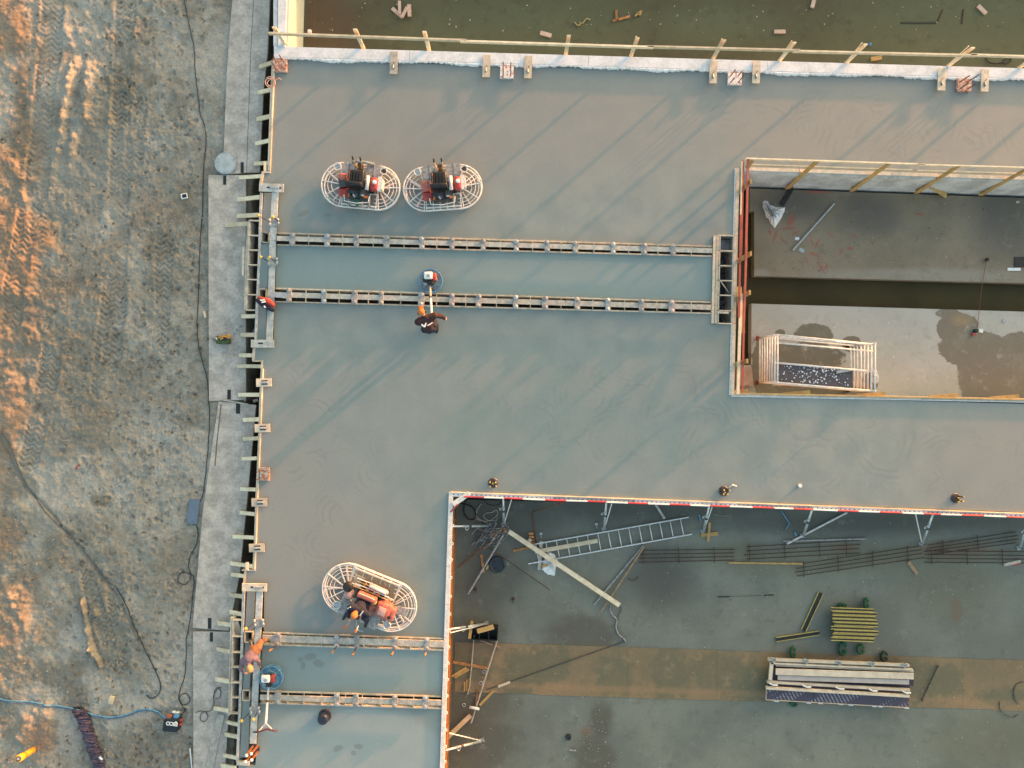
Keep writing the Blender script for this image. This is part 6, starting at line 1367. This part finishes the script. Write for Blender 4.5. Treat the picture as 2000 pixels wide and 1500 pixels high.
# yellow edged beams
def hbeam(label, a, b, z, grp='yellow edged formwork beams', wd=.15):
    r = thing('formwork_beam', label, 'formwork beam', P((a[0] + b[0]) / 2, (a[1] + b[1]) / 2, z), grp)
    A, B = P(*a, z + .04), P(*b, z + .04); s_ = (B - A).normalized().cross(Vector((0, 0, 1)))
    part('web', MB().bar(A, B, wd - .02, .02), BLACK, r)
    for q in (-1, 1): part('flange', MB().bar(A + s_ * q * wd / 2, B + s_ * q * wd / 2, .020, .045), YEL, r)
hbeam('single yellow edged beam leaning steeply, left of the beam bundle', (1569, 1232), (1603, 1158), ZA + .003, wd=.17); hbeam('single yellow edged beam lying nearly level, left of the beam bundle', (1516, 1249), (1600, 1236), ZA + .003, wd=.14)
ys_ = [1189, 1196.5, 1204, 1211, 1218, 1225.5, 1232.5, 1240, 1247.5]
ords = ['topmost', 'second', 'third', 'fourth', 'fifth', 'sixth', 'seventh', 'eighth', 'lowest']
rs = random.Random(2)
for i, y in enumerate(ys_):
    dx = rs.choice((-3, 0, 3, 5)); hbeam('yellow edged beam, %s in the bundle of nine beside the green slings' % ords[i], (1626 + dx, y), (1709 + dx + rs.choice((0, 3)), y + 3), ZA + .30 + rs.uniform(0, .05), 'beams of the upper layer of the bundle', .085)
    hbeam('yellow edged beam mostly hidden in the lower layers of the bundle', (1626 + dx, y + .6), (1709 + dx, y + 3.6), ZA + .14, 'beams of the lower layers of the bundle', .085)
for (x, y, rx, ry, l) in ((1645, 1183, 9, 5, 'left one above the beam bundle'), (1692, 1178, 5, 10, 'right one above the beam bundle'), (1646, 1267, 8, 13, 'left one below the beam bundle'), (1681, 1268, 8, 9, 'right one below the beam bundle'), (1549, 1274, 5, 11, 'upper left one at the panel stack'), (1727, 1282, 7, 10, 'upper right one at the panel stack'), (1550, 1374, 7, 6, 'lower one peeping out under the panel stack')):
    m_ = MB(); k_ = S * H / (H - ZA)
    for w_ in range(2):
        m_.tube([P(x, y, ZA + .06 + .05 * w_) + Vector((rx / S * math.cos(t) * (1 - .2 * w_), ry / S * math.sin(t) * (1 - .1 * w_), 0)) for t in np.linspace(.3, 6.1, 18)], .030, 6)
    single('lifting_sling', m_, GREEN if 'upper right' not in l else simple('dark_green_sling', (.02, .05, .035)), 'green webbing sling loop, ' + l, 'sling', smooth=True)
# stack of formwork panels on the strip
def m_print():
    m = bpy.data.materials.new('printed_purple_film_face'); n = NT(m); q = n.scalevec(n.pos, (1, 1, 1)); mp = n.n('ShaderNodeMapping'); n.L(n.pos, mp.inputs[0]); mp.inputs['Rotation'].default_value = (0, 0, math.radians(62))
    s_ = n.n('ShaderNodeSeparateXYZ'); n.L(mp.outputs[0], s_.inputs[0])
    a = n.ramp(n.math('FRACT', n.math('MULTIPLY', s_.outputs[1], 9.0)), .62, .7); b = n.ramp(n.noise(30, 2), .42, .5); c = n.ramp(n.noise(1.1, 2, vec=n.scalevec(mp.outputs[0], (2.6, .5, 1))), .42, .5)
    n.out(n.mix(n.math('MULTIPLY', n.math('MULTIPLY', a, b), n.math('MULTIPLY', c, .75)), (.060, .050, .078), (.40, .38, .42)), .35); return m
PRINT = m_print()
CR = simple('cream_panel_timber', (.58, .50, .40), (.48, .41, .34), 4, .7, rnd=.08, fineamt=.35)
def sbar(root, nm, a, b, z, wd, t, mat): part(nm, MB().bar(P(*a, z), P(*b, z), wd, t), mat, root)
pa = thing('formwork_panel', 'upper formwork panel of the stack, with triangular brackets along its top rail', 'formwork panel', P(1640, 1300, ZA), 'stacked formwork panels')
sbar(pa, 'panel_face', (1503, 1310), (1784, 1322), ZA + .22, .62, .04, PURP)
sbar(pa, 'rail', (1500, 1287.5), (1775, 1299), ZA + .42, .085, .10, CR); sbar(pa, 'rail', (1505, 1294.5), (1782, 1307), ZA + .40, .05, .10, CR); sbar(pa, 'rail', (1515, 1298.5), (1783, 1310), ZA + .34, .07, .08, CR)
pb = thing('formwork_panel', 'middle formwork panel of the stack, ending in a long cream lower rail', 'formwork panel', P(1640, 1330, ZA), 'stacked formwork panels')
sbar(pb, 'panel_face', (1500, 1330), (1776, 1341), ZA + .16, .42, .04, PURP)
sbar(pb, 'rail', (1498, 1331), (1776, 1347.5), ZA + .36, .085, .10, CR); sbar(pb, 'red_edge', (1500, 1335), (1776, 1351.5), ZA + .30, .05, .04, simple('dark_red_edge', (.10, .04, .05), (.07, .03, .04), 9))
sbar(pb, 'end_post', (1507, 1294), (1504, 1328), ZA + .42, .12, .06, CR)
pc = thing('formwork_panel', 'lower formwork panel of the stack with a printed purple face and hooks below', 'formwork panel', P(1640, 1360, ZA), 'stacked formwork panels')
sbar(pc, 'panel_face', (1496, 1355.5), (1588.5, 1360.8), ZA + .27, .39, .05, PRINT); sbar(pc, 'panel_face', (1589.3, 1360.9), (1774.5, 1371.5), ZA + .27, .37, .05, PRINT)
sbar(pc, 'rail', (1496, 1343), (1775, 1359), ZA + .40, .085, .10, CR); sbar(pc, 'edge_lip', (1496, 1366.5), (1774.5, 1382), ZA + .30, .02, .03, CR); sbar(pc, 'edge_lip', (1496.5, 1344), (1496, 1366), ZA + .31, .02, .03, CR)
single('cream_board', MB().bar(P(1515, 1311.5, ZA + .46), P(1784, 1320.5, ZA + .46), .21, .04), CR, 'widest cream board lying on top of the panel stack', 'board')
single('pinkish_board', MB().bar(P(1519, 1323, ZA + .41), P(1775, 1332, ZA + .41), .16, .04), simple('pinkish_board', (.44, .38, .36), (.38, .33, .31), 4, .7, fineamt=.3), 'pinkish board beside the widest cream board on the panel stack', 'board')
for i in range(5):
    x = 1509 + i * 64; y = 1284.5 + i * 2.8; part('bracket', MB().bar(P(x - 4, y, ZA + .5), P(x + 6, y + 2, ZA + .5), .05, .03).bar(P(x + 6, y + 2, ZA + .5), P(x + 3, y + 9, ZA + .48), .04, .03).bar(P(x - 4, y, ZA + .5), P(x + 3, y + 9, ZA + .48), .04, .03), DECK, pa)
    x = 1506 + i * 65; y = 1338 + i * 3.8; part('bracket', MB().bar(P(x - 4, y - 4, ZA + .45), P(x + 4, y, ZA + .47), .04, .03).bar(P(x + 4, y, ZA + .47), P(x + 13, y, ZA + .45), .04, .03), WHITEP, pc)
for x, y in ((1508, 1369), (1571, 1372.5), (1594, 1373), (1634, 1375), (1653, 1376.5), (1699, 1379), (1711, 1379.5), (1762, 1382)):
    part('hook', MB().bar(P(x, y - 5, ZA + .2), P(x + 5, y + .5, ZA + .2), .03, .03).bar(P(x + 5, y + .5, ZA + .2), P(x + 13, y + 1, ZA + .2), .035, .03), WHITEP, pc)
